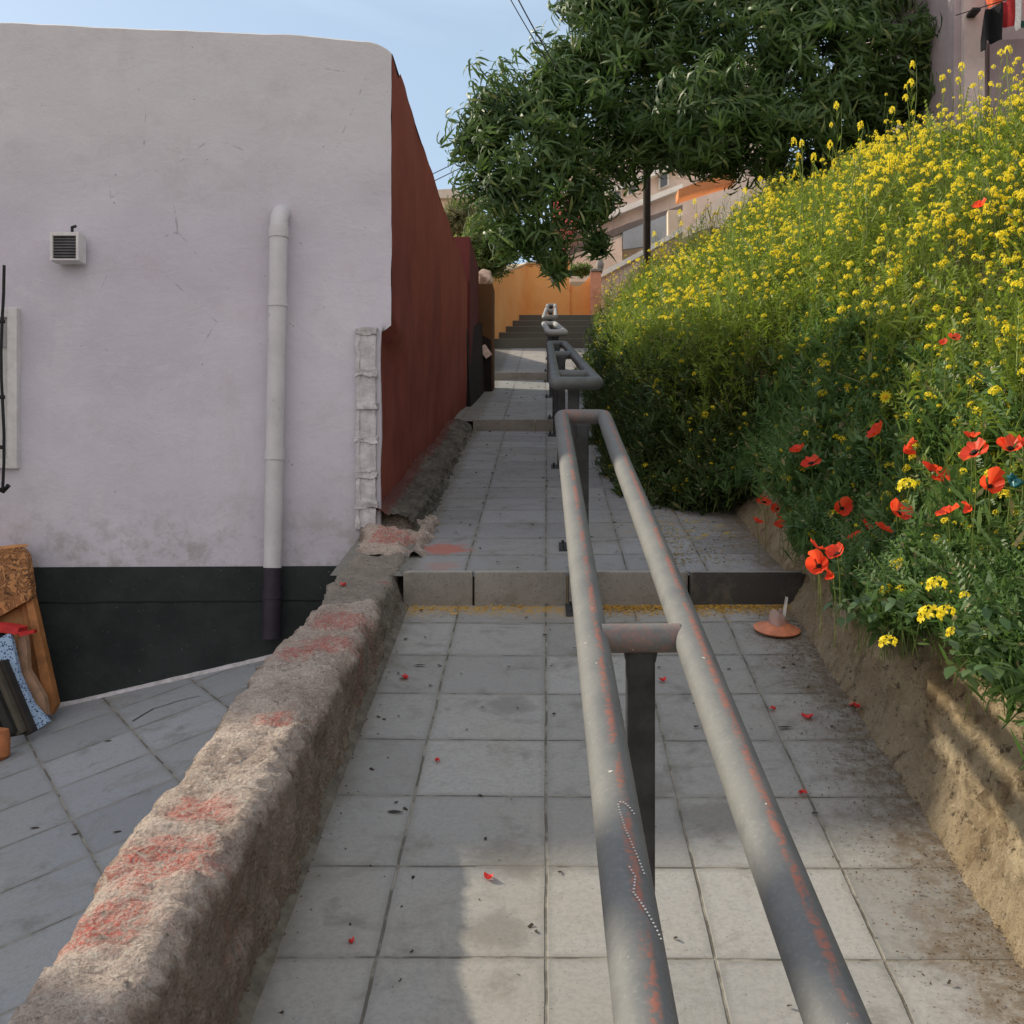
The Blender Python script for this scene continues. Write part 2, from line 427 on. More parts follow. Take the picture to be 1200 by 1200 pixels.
CEM = plain('grey_cement', (.15,.135,.11), .95, .3, 14, .6, obj=False)
BLACK = plain('black_iron', (.008,.008,.009), .5)
WHP = plain('white_frame_paint', (.62,.6,.6), .6, .1)
GREYF = plain('grey_shutter', (.33,.33,.34), .7, .1)
WOOD = plain('warm_brown_wood', (.30,.13,.045), .6, .35, 9, .2)
WOODL = plain('light_plywood', (.50,.25,.10), .6, .2, 5, .1)
BARK = plain('tree_bark', (.07,.055,.04), .95, .4, 10, 1.)
SOIL = plain('bank_soil', (.075,.055,.032), 1., .4, 5, 1., obj=False)

# ------------------------------------------------------------ paths and kerbs
def sheet(name, f, xs, ys, mat, **kw):
    xs = np.asarray(xs); ys = np.asarray(ys); XX, YY = np.meshgrid(xs, ys); ZZ = f(XX, YY)
    V = np.stack([XX, YY, ZZ], -1).reshape(-1, 3); nx, ny = len(xs), len(ys)
    i = np.arange(nx-1)[None] + (np.arange(ny-1)*nx)[:, None]
    Fq = np.stack([i, i+1, i+1+nx, i+nx], -1).reshape(-1, 4)
    return npmesh(name, V, Fq, mat, smooth=True)
names = [(T1, 'lowest length of grey tiled ramp path'), (T2, 'second length of tiled path beside the red wall'), (T3, 'third length of tiled path'), (T4, 'top length of tiled path below the steps')]
for (a, b, s_, h), (mt, lb) in zip(TR, names):
    xr = 1.3
    o = sheet('path', lambda x, y, s_=s_, h=h: s_*y-h + .004*np.sin(x*2.1+y), np.linspace(-1.0, xr, 24), np.linspace(a, b-.002, 60), mt)
    tag(o, kind='structure')
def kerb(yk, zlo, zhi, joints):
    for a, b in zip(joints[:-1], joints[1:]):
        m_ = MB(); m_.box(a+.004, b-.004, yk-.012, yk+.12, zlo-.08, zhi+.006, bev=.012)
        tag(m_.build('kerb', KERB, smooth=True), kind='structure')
for i in range(3):
    yk = TR[i][1]; zlo = TR[i][2]*yk-TR[i][3]; zhi = TR[i+1][2]*(yk+.06)-TR[i+1][3]
    kerb(yk, zlo, zhi, [(-.665, -.335, .10, .66, 1.19), (-.68, -.1, .55, 1.19), (-.69, .2, 1.19)][i])
# flight of steps at the top
stp = MB()
for k in range(5):
    y0 = 20.1+.4*k; z1 = 2.92+.176*(k+1)
    xl = -.95 + .57*(k*.4)/2.2
    stp.box(xl-.3, 2.0, y0, y0+ (.43 if k < 4 else 5.0), z1-.35, z1, bev=.012)
STEP = Mt('step_concrete', .9)
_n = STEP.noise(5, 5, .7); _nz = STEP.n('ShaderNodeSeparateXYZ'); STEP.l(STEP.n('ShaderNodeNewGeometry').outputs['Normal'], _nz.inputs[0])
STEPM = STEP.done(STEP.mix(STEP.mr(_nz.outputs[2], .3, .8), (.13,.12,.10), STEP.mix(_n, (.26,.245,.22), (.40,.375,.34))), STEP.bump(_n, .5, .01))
tag(stp.build('steps', STEPM), kind='structure')

# lower street
o = sheet('street', lambda x, y: ST(x, y), np.linspace(-9, -.8, 20), np.linspace(-3, 8, 20), TS); tag(o, kind='structure')
# short dark twigs / a crack on the slabs
cm = Mt('crack_line', .9); CR = cm.done((.03,.028,.025))
def on_street(x, y):
    k = (600-y)/F - .206*(x-640)/F - .211; Y = -1.721/k
    X = (x-640)/F*Y; return Vector((X, Y, ST(X, Y)))
pts = [on_street(*p) for p in ((155,846),(168,838),(180,831),(197,826),(205,823),(220,819),(234,816))]
c_ = MB()
for a, b in zip(pts[:-1], pts[1:]):
    d = (b-a).normalized(); s2 = Vector((-d.y, d.x, 0))*.004
    c_.add([a-s2+Vector((0,0,.004)), b-s2+Vector((0,0,.004)), b+s2+Vector((0,0,.004)), a+s2+Vector((0,0,.004))], [(0,1,2,3)])
tag(c_.build('pavement_crack', CR), kind='structure')

# ------------------------------------------------------------ parapet and curb (left)
def strip(name, prof, ys, mat, amp, fr, seed, ease=None, smooth=True, pits=0):
    """prof(y)-> list of (x,z) polyline; resampled along and displaced"""
    ns = 60; V = []
    for y in ys:
        p = np.array(prof(y)); d = np.r_[0, np.cumsum(np.hypot(*np.diff(p, axis=0).T))]; q = np.linspace(0, d[-1], ns)
        xs = np.interp(q, d, p[:, 0]); zs = np.interp(q, d, p[:, 1])
        tx = np.gradient(xs); tz = np.gradient(zs); L = np.hypot(tx, tz)+1e-9; nx, nz = -tz/L, tx/L
        for j in range(ns):
            a = amp*(fbm(xs[j]*fr+seed, y*fr, zs[j]*fr) + .45*fbm(xs[j]*fr*4, y*fr*4+seed, zs[j]*fr*4, 3))
            if pits:
                a += pits*.28*mnoise.noise(Vector((xs[j]*24, y*24+seed, zs[j]*24)))
                w = mnoise.noise(Vector((xs[j]*38+seed, y*38, zs[j]*38))); a -= pits*max(0, w-.25)
                w = mnoise.noise(Vector((xs[j]*90+seed, y*90, zs[j]*90))); a += pits*.35*w
            if ease is not None: a *= ease(q[j]/d[-1])
            V.append((xs[j]+nx[j]*a, y, zs[j]+nz[j]*a))
    V = np.array(V); ny = len(ys)
    i = np.arange(ns-1)[None] + (np.arange(ny-1)*ns)[:, None]
    return npmesh(name, V, np.stack([i, i+ns, i+ns+1, i+1], -1).reshape(-1, 4), mat, smooth=smooth)
def para_prof(y):
    zt = -.785+.179*(y-2.33)
    w = .02*math.sin(y*2.3)+.015*math.sin(y*5.1+1)
    bul = .02 if 3.9 < y < 4.63 else 0
    if y > 4.63: zt -= .012
    g = Gf(min(y, 5.2)); s_ = ST(-.96, y)
    r = .035 if y < 4.63 else .012
    return [(-.98-w*.5, s_-.3), (-.965-w-bul, zt-r), (-.965+r-w-bul, zt), (-.695-r+w*.4+bul, zt+.004), (-.69+w*.3+bul, zt-r), (-.672, g+.05), (-.655, g-.04)]
ys = np.concatenate([np.linspace(-2.5, 1.5, 60), np.linspace(1.52, 4.0, 230), np.linspace(4.01, 5.56, 120)])
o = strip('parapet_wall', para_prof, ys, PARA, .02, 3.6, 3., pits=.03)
tag(o, 'rough low concrete parapet with flaking red paint between path and lower street', 'wall')
# cement fillet at its foot
def fil(y): g = Gf(min(y, 5.19)); return [(-.70, g+.05), (-.672, g+.024), (-.645, g+.009), (-.628, g-.005)]
o = strip('mortar_strip', fil, np.linspace(1.2, 5.2, 160), CEM, .0018, 6, 1.); tag(o, kind='structure')
# broken stub between parapet and red wall
def stub(y):
    t = (y-5.54)/.55; zt = -.225+.19*min(t, 1.05)+.02*math.sin(y*30); g = Gf(y)
    return [(-.99, -1.2), (-.97, zt-.05), (-.93, zt), (-.74, zt-.01), (-.69, zt-.05), (-.66, g+.03), (-.6, g-.02)]
o = strip('parapet_stub', stub, np.linspace(5.56, 6.4, 80), PARA, .03, 6, 9., pits=.02)
tag(o, 'broken red stained stub of concrete where the parapet meets the house corner', 'wall stub')
def curb(y):
    g = Gf(min(y, 10.39)); t = .075 + .015*math.sin(y*3.3)+(.035 if y < 7.9 else 0) + .03*mnoise.noise(Vector((y*6, 1, 2)))
    return [(-.95, g+t+.06), (-.86, g+t+.03), (-.735, g+t), (-.70, g+t-.03), (-.685, g+.02), (-.66, g-.02)]
o = strip('stone_curb', curb, np.linspace(5.95, 10.5, 320), CURB, .022, 7, 5., pits=.035)
tag(o, 'dark worn stone curb running along the foot of the red wall', 'curb')

# ------------------------------------------------------------ retaining wall (right)
def HW(y): return .60 + .02*math.sin(y*1.3) - .25*min(1, max(0, (y-6.3)/1.5))
def rw(y):
    g = Gf(y); h = HW(y); k = .02*math.sin(y*4)+.012*math.sin(y*11)
    return [(1.10, g-.02), (1.135+k*.3, g+.035), (1.165+k*.5, g+.085), (1.178+k*1.2, g+.105), (1.185+k, g+.15), (1.20+k*.8, g+.27+k), (1.235+k, g+.30+k), (1.262, g+.315+k), (1.275, g+.45), (1.295, g+h-.02), (1.325, g+h), (1.55, g+h+.01), (1.62, g+h-.2)]
ys = np.concatenate([np.linspace(-1, 2.2, 50), np.linspace(2.22, 5.2, 230), np.linspace(5.3, 14.5, 160)])
ew = lambda t: .35+.65*min(1, max(0, (t-.07)/.1)) if t < .5 else 1.
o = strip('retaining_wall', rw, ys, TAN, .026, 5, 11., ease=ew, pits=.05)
tag(o, 'crumbling tan plastered retaining wall holding up the bank of flowers', 'wall')

# ------------------------------------------------------------ house with white front and red side
YW = lambda X: 6 + .09*(X+.84)
ZT = 2.52
def front_grid():
    xs = np.concatenate([np.linspace(-6.5, -1.1, 60), np.linspace(-1.05, -.82, 14)]); zs = np.concatenate([np.linspace(-.286, 2.3, 60), np.linspace(2.33, 1, 1)*0+2.33])
    return xs, zs
house = empty('white_house', 'lilac white rendered house with dark plinth and brick red side wall', 'house', (-2.5, 6, -1))
hl = Vector(house.location)
def hp(o):
    o.location = o.location - hl; return o
# front wall surface: grid with wavy top and rounded corner
XC = -.825
xs = np.concatenate([np.linspace(-7.0, -1.1, 90), np.linspace(-1.06, XC, 16)])
V = []; rows = 50
for j in range(rows):
    for x in xs:
        top = ZT + .005*fbm(x*1.3, 2.) + .004*fbm(x*7, 5.)+.004*math.sin(x*1.7) - .018*sst(-1.35,-.95,x)
        top -= .06*max(0, (x-(XC-.13))/.13)**2
        z = -.286 + (top+.286)*j/(rows-1)
        xx = x
        if x > XC-.05:
            e = sst(.93, .99, z); xx = x - (1-e)*.073*(x-(XC-.05))/.05 - .008*fbm(z*3, 1.)
        y = YW(x) + .012*fbm(x*1.5, z*1.5) + .004*fbm(x*7, z*7)
        V.append((xx, y, z))
n0 = len(V)
V = np.array(V); nx = len(xs)
i = np.arange(nx-1)[None] + (np.arange(rows-1)*nx)[:, None]
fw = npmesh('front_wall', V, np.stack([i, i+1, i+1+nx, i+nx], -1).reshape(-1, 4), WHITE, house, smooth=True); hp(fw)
top_row = V[-nx:]; side_col = V[nx-1::nx]
# parapet top + roof slab, built as sheet going back
Vt = []
for dy, dz in ((0, 0), (.02, .012), (.08, .018), (.25, .012), (5.9, -.1)):
    for p in top_row: Vt.append((p[0] - (0 if dy < .3 else 0), p[1]+dy, p[2]+dz if dy < 1 else ZT-.1))
Vt = np.array(Vt); i = np.arange(nx-1)[None] + (np.arange(4)*nx)[:, None]
hp(npmesh('roof', Vt, np.stack([i, i+1, i+1+nx, i+nx], -1).reshape(-1, 4), plain('roof_render', (.55,.53,.5), .9, .2, 4, .4, obj=False), house, smooth=True))
# red side wall, from the corner column back along the path
yy = np.concatenate([[0], np.linspace(.02, 5.85, 80)]); Vr = []
for dy in yy:
    for k, p in enumerate(side_col):
        t = k/(len(side_col)-1)
        z = p[2]*(1-0) ; zt = 2.46 + .02*fbm(dy*.8, 3.) - .02*dy/5.8 if dy > .3 else side_col[-1][2] - .04*sst(0,.3,dy)
        z = -.60 + (zt+.60)*t
        x = (-.895 + (XC+.895)*sst(.93, .99, z)) if dy < .25 else (-.895 + (XC+.895)*sst(.2,2.0,z)) if dy > 1.2 else None
        if x is None:
            q = (dy-.25)/.95; x = (1-q)*(-.895 + (XC+.895)*sst(.93,.99,z)) + q*(-.895 + (XC+.895)*sst(.2,2.0,z))
        x += .01*fbm(dy*1.2, z*1.2, 5.)*(1 if dy > .05 else 0)
        if dy > 5.2: x += .03*sst(2., .8, z)*sst(5.2, 5.6, dy)
        Vr.append((x+.0015, p[1]+dy+.001, z))
Vr = np.array(Vr); nz_ = len(side_col); i = np.arange(nz_-1)[None] + (np.arange(len(yy)-1)*nz_)[:, None]
hp(npmesh('side_wall', Vr, np.stack([i, i+nz_, i+nz_+1, i+1], -1).reshape(-1, 4), RED, house, smooth=True))
# plinth
pl = MB()
for a, b in zip(np.linspace(-7, -1.0, 14)[:-1], np.linspace(-7, -1.0, 14)[1:]):
    pl.hexa([(a, YW(a)-.012, -2.4), (b, YW(b)-.012, -2.4), (b, YW(b)+.2, -2.4), (a, YW(a)+.2, -2.4)], [(a, YW(a)-.008, -.286), (b, YW(b)-.008, -.286), (b, YW(b)+.2, -.286), (a, YW(a)+.2, -.286)])
pl.hexa([(-1, YW(-1)-.012, -2.4), (-.9, YW(-.9)-.012, -2.4), (-.9, 6.3, -2.4), (-1, 6.3, -2.4)], [(-1, YW(-1)-.008, -.286), (-.9, YW(-.9)-.008, -.286), (-.9, 6.3, -.286), (-1, 6.3, -.286)])
hp(pl.build('plinth', BAND, house))
# body behind (back and far sides)
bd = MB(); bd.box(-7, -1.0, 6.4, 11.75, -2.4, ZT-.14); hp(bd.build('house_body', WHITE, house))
# line of cement at the foot of the plinth
fm = MB(); prev = None
for k in range(130):
    X = -6+k*.0393; w = .02+.02*abs(fbm(X*6, 1.)); h_ = .01+.012*abs(fbm(X*5, 4.)); z = ST(X, YW(X)); cur = (X, YW(X)-.012-w, YW(X)+.02, z, h_)
    if prev:
        a, b = prev, cur
        fm.hexa([(a[0], a[1], a[3]-.03), (b[0], b[1], b[3]-.03), (b[0], b[2], b[3]-.03), (a[0], a[2], a[3]-.03)], [(a[0], a[1]+.01, a[3]+a[4]), (b[0], b[1]+.01, b[3]+b[4]), (b[0], b[2], b[3]+b[4]+.008), (a[0], a[2], a[3]+a[4]+.008)])
    prev = cur
tag(fm.build('mortar_strip', CEMW), kind='structure')
# corner quoin: exposed blocks with rough joints
q = MB()
zb = [.97, .69, .47, .2, -.05, -.26]
zs_ = [-.12+.18*k for k in range(7)]
def rough_box(m_, x0, x1, y0, y1, z0, z1, amp, n=5):
    bm = bmesh.new(); bmesh.ops.create_cube(bm, size=1); bmesh.ops.subdivide_edges(bm, edges=bm.edges, cuts=n, use_grid_fill=True)
    for v in bm.verts:
        v.co = Vector((x0+(x1-x0)*(v.co.x+.5), y0+(y1-y0)*(v.co.y+.5), z0+(z1-z0)*(v.co.z+.5)))
        v.co += Vector((fbm(*(v.co*22)), fbm(*(v.co*22+Vector((9,2,1)))), fbm(*(v.co*22+Vector((3,7,5))))))*amp
    bm.verts.index_update(); m_.add([v.co for v in bm.verts], [[v.index for v in f.verts] for f in bm.faces]); bm.free()
seams = [.955, .735, .565, .385, .2, .04, -.09]
for z1, z0 in zip(seams[:-1], seams[1:]):
    rough_box(q, -.998, -.902, 5.955, 6.05, z0+.012, z1-.012, .004)
    rough_box(q, -1.008, -.893, 5.945, 6.06, z1-.018, z1+.016, .014)
    rough_box(q, -1.006, -.985, 5.95, 6.05, z0, z1, .009)
hp(q.build('corner_blocks', CEMW, house, smooth=True))
# downpipe
dp = empty('downpipe', 'pale painted plastic downpipe with dark lower end on the white house front', 'downpipe', (P(320, 740, 5.93)))
dl = Vector(dp.location)
xp = P(328, 260, 5.9)[0]; xb = P(319, 740, 5.9)[0]; yp = 5.88
def px(z): return xb + (xp-xb)*(z+.65)/2.2
m_ = MB(dl); z0, z1 = -.29, 1.49
m_.tube([(px(z), yp, z) for z in np.linspace(z0, z1, 8)] + [(px(1.53), yp+.01, 1.535), (px(1.55), yp+.035, 1.567), (px(1.55), yp+.08, 1.582), (px(1.55), yp+.16, 1.585)], .047, 18)
m_.build('pipe', PVC, dp, smooth=True)
m_ = MB(dl); m_.tube([(px(-.29), yp, -.292), (px(-.64), yp, -.62), (px(-.66), yp, -.66)], .0475, 18); m_.build('lower_pipe', PVCD, dp, smooth=True)
for z in (1.46, 1.10, .30):
    m_ = MB(dl); m_.tube([(px(z), yp, z-.028), (px(z), yp, z+.028)], .0515, 18); m_.build('pipe_collar', PVC, dp, smooth=True)
for z in (-.43, ):
    m_ = MB(dl); m_.tube([(px(z), yp, z-.02), (px(z), yp, z+.02)], .052, 18); m_.build('pipe_collar', PVCD, dp, smooth=True)
# vent
X0, _, Z0 = P(80, 291, 5.78); vt = empty('wall_vent', 'small square white vent with dark louvres on the house front', 'vent', (X0, 5.8, Z0))
m_ = MB(); w = .073
m_.box(-w, -w+.014, -.07, .03, -w, w, bev=.003); m_.box(w-.014, w, -.07, .03, -w, w, bev=.003); m_.box(-w+.014, w-.014, -.07, .03, w-.02, w-.001, bev=.003); m_.box(-w+.014, w-.014, -.07, .03, -w+.001, -w+.01, bev=.002)
m_.build('vent_frame', WHP, vt)
m_ = MB()
for k in range(8):
    z = -w+.018+k*.0148; m_.box(-w+.014, w-.014, -.06, -.048, z, z+.009, rot=Matrix.Rotation(R(-25), 3, 'X'))
m_.build('louvre', plain('louvre_dark', (.10,.10,.105), .6), vt)
m_ = MB(); m_.box(-w+.014, w-.014, -.035, .03, -w+.01, w-.02); m_.build('vent_back', BLACK, vt)
m_ = MB(); m_.box(-.1, .1, -.002, .03, -.1, -.08); 
m_ = MB(); m_.tube([(.02, -.02, w), (.02, -.02, w+.035), (.02, .02, w+.05)], .008, 8); m_.build('hook', BLACK, vt)
# window with grille at the left edge
wx = P(19, 450, 5.78)[0]; wz0 = P(0, 549, 5.78)[2]; wz1 = P(0, 360, 5.78)[2]
wi = empty('window', 'white framed window behind a black iron grille at the left edge', 'window', (wx-.45, 5.78, wz0))
wl = Vector(wi.location); yw = YW(wx)
m_ = MB(wl)
for a, b, c, d in ((wx-.05, wx, wz0, wz1), (wx-1.0, wx-.95, wz0, wz1), (wx-.95, wx-.05, wz1-.05, wz1-.001), (wx-.95, wx-.05, wz0+.001, wz0+.05)):
    m_.box(a, b, yw-.045, yw+.02, c, d, bev=.004)
m_.build('frame', WHP, wi)
m_ = MB(wl); m_.box(wx-.95, wx-.05, yw-.02, yw-.01, wz0+.05, wz1-.05); m_.build('shutter', plain('roller_shutter', (.5,.5,.49), .6, .08), wi)
m_ = MB(wl); m_.box(wx-.95, wx-.05, yw-.03, yw-.021, wz1-.2, wz1-.06); m_.build('shutter_box', GREYF, wi)
m_ = MB(wl)
for k in range(6):
    X = P(3, 0, 5.62)[0]-.16*k; m_.tube([(X+.008*math.sin(j), 5.62, wz0-.12+(wz1-wz0+.3)*j/8) for j in range(9)], .0075, 6)
for z in (wz0+.1, wz0+.35, wz1-.1): m_.tube([(P(3, 0, 5.62)[0]+.01, 5.62, z), (wx-1.0, 5.62, z)], .01, 6)
for z in (wz0-.1,): m_.tube([(P(3,0,5.62)[0]-.03, 5.6, z), (P(3,0,5.62)[0], 5.63, z-.02), (P(3,0,5.62)[0]+.03, 5.62, z+.01)], .012, 6)
for z in (wz0, wz1): m_.tube([(wx-.9, 5.62, z), (wx-.9, 5.8, z)], .01, 6)
m_.build('grille', BLACK, wi)

# ------------------------------------------------------------ second red wall, pier, orange walls
w2 = empty('maroon_wall', 'dark maroon wall end stepping out just beyond the long red wall', 'wall', (-1.2, 11.8, 1))
def at(o_, par): o_.location = -Vector(par.location); return o_
m_ = MB(); m_.box(-3, -.80, 11.86, 13.38, .6, 2.90, bev=.01); at(m_.build('wall', RED2, w2), w2)
m_ = MB(); m_.hexa([(-.95, 11.7, .7), (-.76, 11.7, .7), (-.70, 13.4, .7), (-.95, 13.4, .7)], [(-.95, 11.7, 1.9), (-.83, 11.7, 1.9), (-.765, 13.4, 2.25), (-.95, 13.4, 2.25)]); at(m_.build('base', DARKB, w2), w2)
pr = MB(); pr.box(-1.2, -.635, 13.45, 13.9, 1.0, 2.73, bev=.012)
po = empty('wall_pier', 'narrow brown rendered pier with pale lump of stone on top, beside the path', 'pier', (-.9, 13.6, 1.4))
at(pr.build('pier', BROWN, po), po)
m_ = MB(); m_.hexa([(-1.1, 13.40, 1.0), (-.64, 13.40, 1.0), (-.64, 13.449, 1.0), (-1.1, 13.449, 1.0)], [(-1.1, 13.42, 2.3), (-.66, 13.42, 2.05), (-.66, 13.449, 2.05), (-1.1, 13.449, 2.3)]); at(m_.build('dark_base', DARKB, po), po)  # near-black lower part of the pier front
m_ = MB(); bm = bmesh.new(); bmesh.ops.create_icosphere(bm, subdivisions=3, radius=.1)
for v in bm.verts:
    v.co += v.co.normalized()*.03*fbm(*(v.co*14)); v.co += Vector((-.73, 13.6, 2.82))
bm.verts.index_update(); m_.add([v.co for v in bm.verts], [[v.index for v in f.verts] for f in bm.faces]); bm.free()
at(m_.build('stone_cap', plain('pale_pink_stone', (.5,.36,.28), .9, .3, 12, .5, obj=False), po, smooth=True), po)
# two small signs fixed there
for (x, y, Yd, w, h, ang, lb, cl) in ((555, 390, 13.3, .05, .13, 10, 'small pale upright notice on the maroon wall end', (.5,.33,.33)), (569, 412, 13.38, .09, .15, -35, 'small tilted pinkish notice on the dark base of the pier', (.62,.45,.38))):
    X, _, Z = P(x, y, Yd); s_ = MB((X, Yd, Z)); s_.box(X-w/2, X+w/2, Yd-.02, Yd, Z-h/2, Z+h/2, rot=Matrix.Rotation(R(ang), 3, 'Y'), bev=.004)
    o = s_.build('notice', plain('notice_face', cl, .5, .25, 30)); o.location = (X, Yd, Z); tag(o, lb, 'notice')

ow = empty('orange_wall', 'bright orange rendered wall closing the top of the steps', 'wall', (0, 22.2, 3.8))
pts = [(-.95, 19.6), (-.95, 20.0), (-.38, 22.2), (.47, 22.45)]
th = .22
def wallseg(m_, a, b, z0a, z0b, z1a, z1b, t=.22):
    a = Vector((*a, 0)); b = Vector((*b, 0)); d = (b-a).normalized(); n = Vector((-d.y, d.x, 0))*t
    if n.y < 0: n = -n
    N = 8; 
    for k in range(N):
        u, v = k/N, (k+1)/N; p = a.lerp(b, u); q = a.lerp(b, v)
        zp, zq = z1a+(z1b-z1a)*u, z1a+(z1b-z1a)*v; wp, wq = z0a+(z0b-z0a)*u, z0a+(z0b-z0a)*v
        m_.hexa([(p.x, p.y, wp), (q.x, q.y, wq), (q.x+n.x, q.y+n.y, wq), (p.x+n.x, p.y+n.y, wp)], [(p.x, p.y, zp), (q.x, q.y, zq), (q.x+n.x, q.y+n.y, zq), (p.x+n.x, p.y+n.y, zp)])
m_ = MB(); wallseg(m_, (-1.0, 20.0), (-.38, 22.2), 2.5, 3.2, 4.12, 4.85); at(m_.build('side_length', ORANGE, ow), ow)
m_ = MB(); wallseg(m_, (-.44, 22.19), (.47, 22.4), 3.3, 3.3, 4.87, 5.0); at(m_.build('end_length', ORANGE, ow), ow)
m_ = MB()
for k in range(8):
    u, v = k/8, (k+1)/8; f_ = lambda t: 4.53+.02*t-.07*math.sin(t*math.pi)+.2*t**2
    m_.hexa([(.474+.425*u, 22.46, 3.3), (.474+.425*v, 22.46, 3.3), (.474+.425*v, 22.66, 3.3), (.474+.425*u, 22.66, 3.3)], [(.474+.425*u, 22.46, f_(u)), (.474+.425*v, 22.46, f_(v)), (.474+.425*v, 22.66, f_(v)), (.474+.425*u, 22.66, f_(u))])
at(m_.build('low_length', ORANGE, ow), ow)
m_ = MB(); wallseg(m_, (-1.04, 20.0), (-.40, 22.18), 4.125, 4.855, 4.165, 4.895, .3); wallseg(m_, (-.40, 22.17), (.49, 22.37), 4.875, 5.005, 4.92, 5.05, .3)
at(m_.build('coping', plain('pale_coping', (.62,.45,.28), .9, .2, 8, .3, obj=False), ow), ow)
m_ = MB(); m_.box(-1.2, -1.0, 15.2, 19.85, 1.5, 2.9); m_.box(-1.2, -.98, 19.9, 20.3, 2.5, 4.18, bev=.02); at(m_.build('lower_length', BROWN, ow), ow)
# red dab high on the end wall
pilm = plain('salmon_pillar_paint', (.72,.33,.2), .9, .2, 6, .3, obj=False)
pi_ = empty('gate_pillar', 'salmon painted pillar with grey cap at the right end of the orange wall', 'pillar', (.98, 22.1, 3.7)); 
m_ = MB(); m_.box(.87, 1.08, 22.1, 22.6, 3.2, 4.72, bev=.01); at(m_.build('shaft', pilm, pi_), pi_)
m_ = MB(); m_.box(.87, 1.11, 22.07, 22.33, 4.722, 4.77, bev=.008); m_.lathe((1.06, 22.2, 4.77), [(.05, 0), (.075, .05), (.08, .12), (.05, .19), (.01, .21)], 14); at(m_.build('cap', plain('grey_stone_cap', (.3,.28,.25), .9), pi_, smooth=True), pi_)

# ------------------------------------------------------------ railings
def railing(idx, label, Ya, Yb, za, zb, xla, xra, xlb, xrb, r, bars, posts, mat):
    o = empty('handrail', label, 'handrail', ((xla+xra)/2, Ya, Gf(Ya)), 'double pipe handrails up the middle of the path')
    L = Vector(o.location)
    def pt(side, Y):
        t = (Y-Ya)/(Yb-Ya); x = (xla+(xlb-xla)*t) if side == 0 else (xra+(xrb-xra)*t)
        return Vector((x, Y, za+(zb-za)*t + (.004*math.sin(Y*2+side) if idx == 0 else 0)))
    c = r*1.15; ring = []
    corners = [pt(0, Ya), pt(0, Yb), pt(1, Yb), pt(1, Ya)]
    for k in range(4):
        p = corners[k]; a = (corners[k-1]-p).normalized(); b = (corners[(k+1)%4]-p).normalized()
        for u in (0, .25, .5, .75, 1.): 
            q = (p+a*c)*(1-u)**2 + p*2*u*(1-u) + (p+b*c)*u**2; ring.append(q)
        if k in (0, 2):
            nxt = corners[(k+1)%4]
            for u in np.linspace(.03, .97, 24):
                q = p.lerp(nxt, u); 
                if idx == 0: q += Vector((0, 0, .004*math.sin(q.y*2.+k)))
                ring.append(q)
    m_ = MB(L); m_.tube(ring, r, 24 if idx == 0 else 14, closed=True); m_.build('pipe_frame', mat, o, smooth=True)
    for Y in bars:
        m_ = MB(L); a = pt(0, Y); b = pt(1, Y); m_.tube([a+(b-a).normalized()*r*.6, b-(b-a).normalized()*r*.6], r*.9, 16); m_.build('crossbar', mat, o, smooth=True)
    for Y in posts:
        a = pt(0, Y); b = pt(1, Y); c_ = (a+b)/2; 
        if Y > Yb-.3 or Y > 5: c_.x -= .008
        g = Gf(Y); m_ = MB(L); m_.box(c_.x-.029, c_.x+.029, Y-.026, Y+.026, g+.0, c_.z-r*.55, bev=.006)
        m_.add([(c_.x-.038, Y-.024, c_.z-r*.4), (c_.x+.038, Y-.024, c_.z-r*.4), (c_.x+.03, Y-.024, c_.z-r-.02), (c_.x-.03, Y-.024, c_.z-r-.02),
                (c_.x-.038, Y+.024, c_.z-r*.4), (c_.x+.038, Y+.024, c_.z-r*.4), (c_.x+.03, Y+.024, c_.z-r-.02), (c_.x-.03, Y+.024, c_.z-r-.02)], [(0,1,2,3),(7,6,5,4),(0,3,7,4),(1,5,6,2),(0,4,5,1),(3,2,6,7)])
        p_ = m_.build('post', POST, o)
        sl = .22; m_ = MB(L); m_.hexa([(c_.x-.075, Y-.07, g-.07*sl-.002), (c_.x+.075, Y-.07, g-.07*sl-.002), (c_.x+.075, Y+.07, g+.07*sl-.002), (c_.x-.075, Y+.07, g+.07*sl-.002)],
            [(c_.x-.075, Y-.07, g-.07*sl+.012), (c_.x+.075, Y-.07, g-.07*sl+.012), (c_.x+.075, Y+.07, g+.07*sl+.012), (c_.x-.075, Y+.07, g+.07*sl+.012)])
        for bx in (-.055, .055):
            for by in (-.05, .05): m_.tube([(c_.x+bx, Y+by, g+by*sl), (c_.x+bx, Y+by, g+by*sl+.028)], .009, 6)
        m_.build('base_plate', POST, p_)
    return o, pt
r1, pt1 = railing(0, 'nearest and longest looking handrail of two grey rust streaked pipes', -1.3, 5.24, -.81-.312, -.81+.24*5.24, .123, .325, .0715, .27, .0335, [2.31], [-.3, 2.33, 5.12], PIPE)
railing(1, 'dark handrail second from the viewer beside the bushes', 5.6, 10.2, .64, 1.52, .045, .255, .032, .165, .033, [6.16, 8.3], [5.76, 8.3, 10.1], POST if 0 else plain('dark_pipe', (.10,.105,.105), .5, .3, 8, .1, obj=False))
railing(2, 'third handrail up with sunlight painted in as a pale colour, half way to the steps', 10.5, 14.9, 1.67, 2.49, .02, .175, -.03, .12, .033, [], [10.62, 12.7, 14.7], PIPEL)
railing(3, 'farthest pale handrail, just below the flight of steps', 15.2, 20.0, 2.63, 3.67, -.03, .135, .03, .16, .03, [17.4], [15.4, 17.6, 19.8], PIPEL)
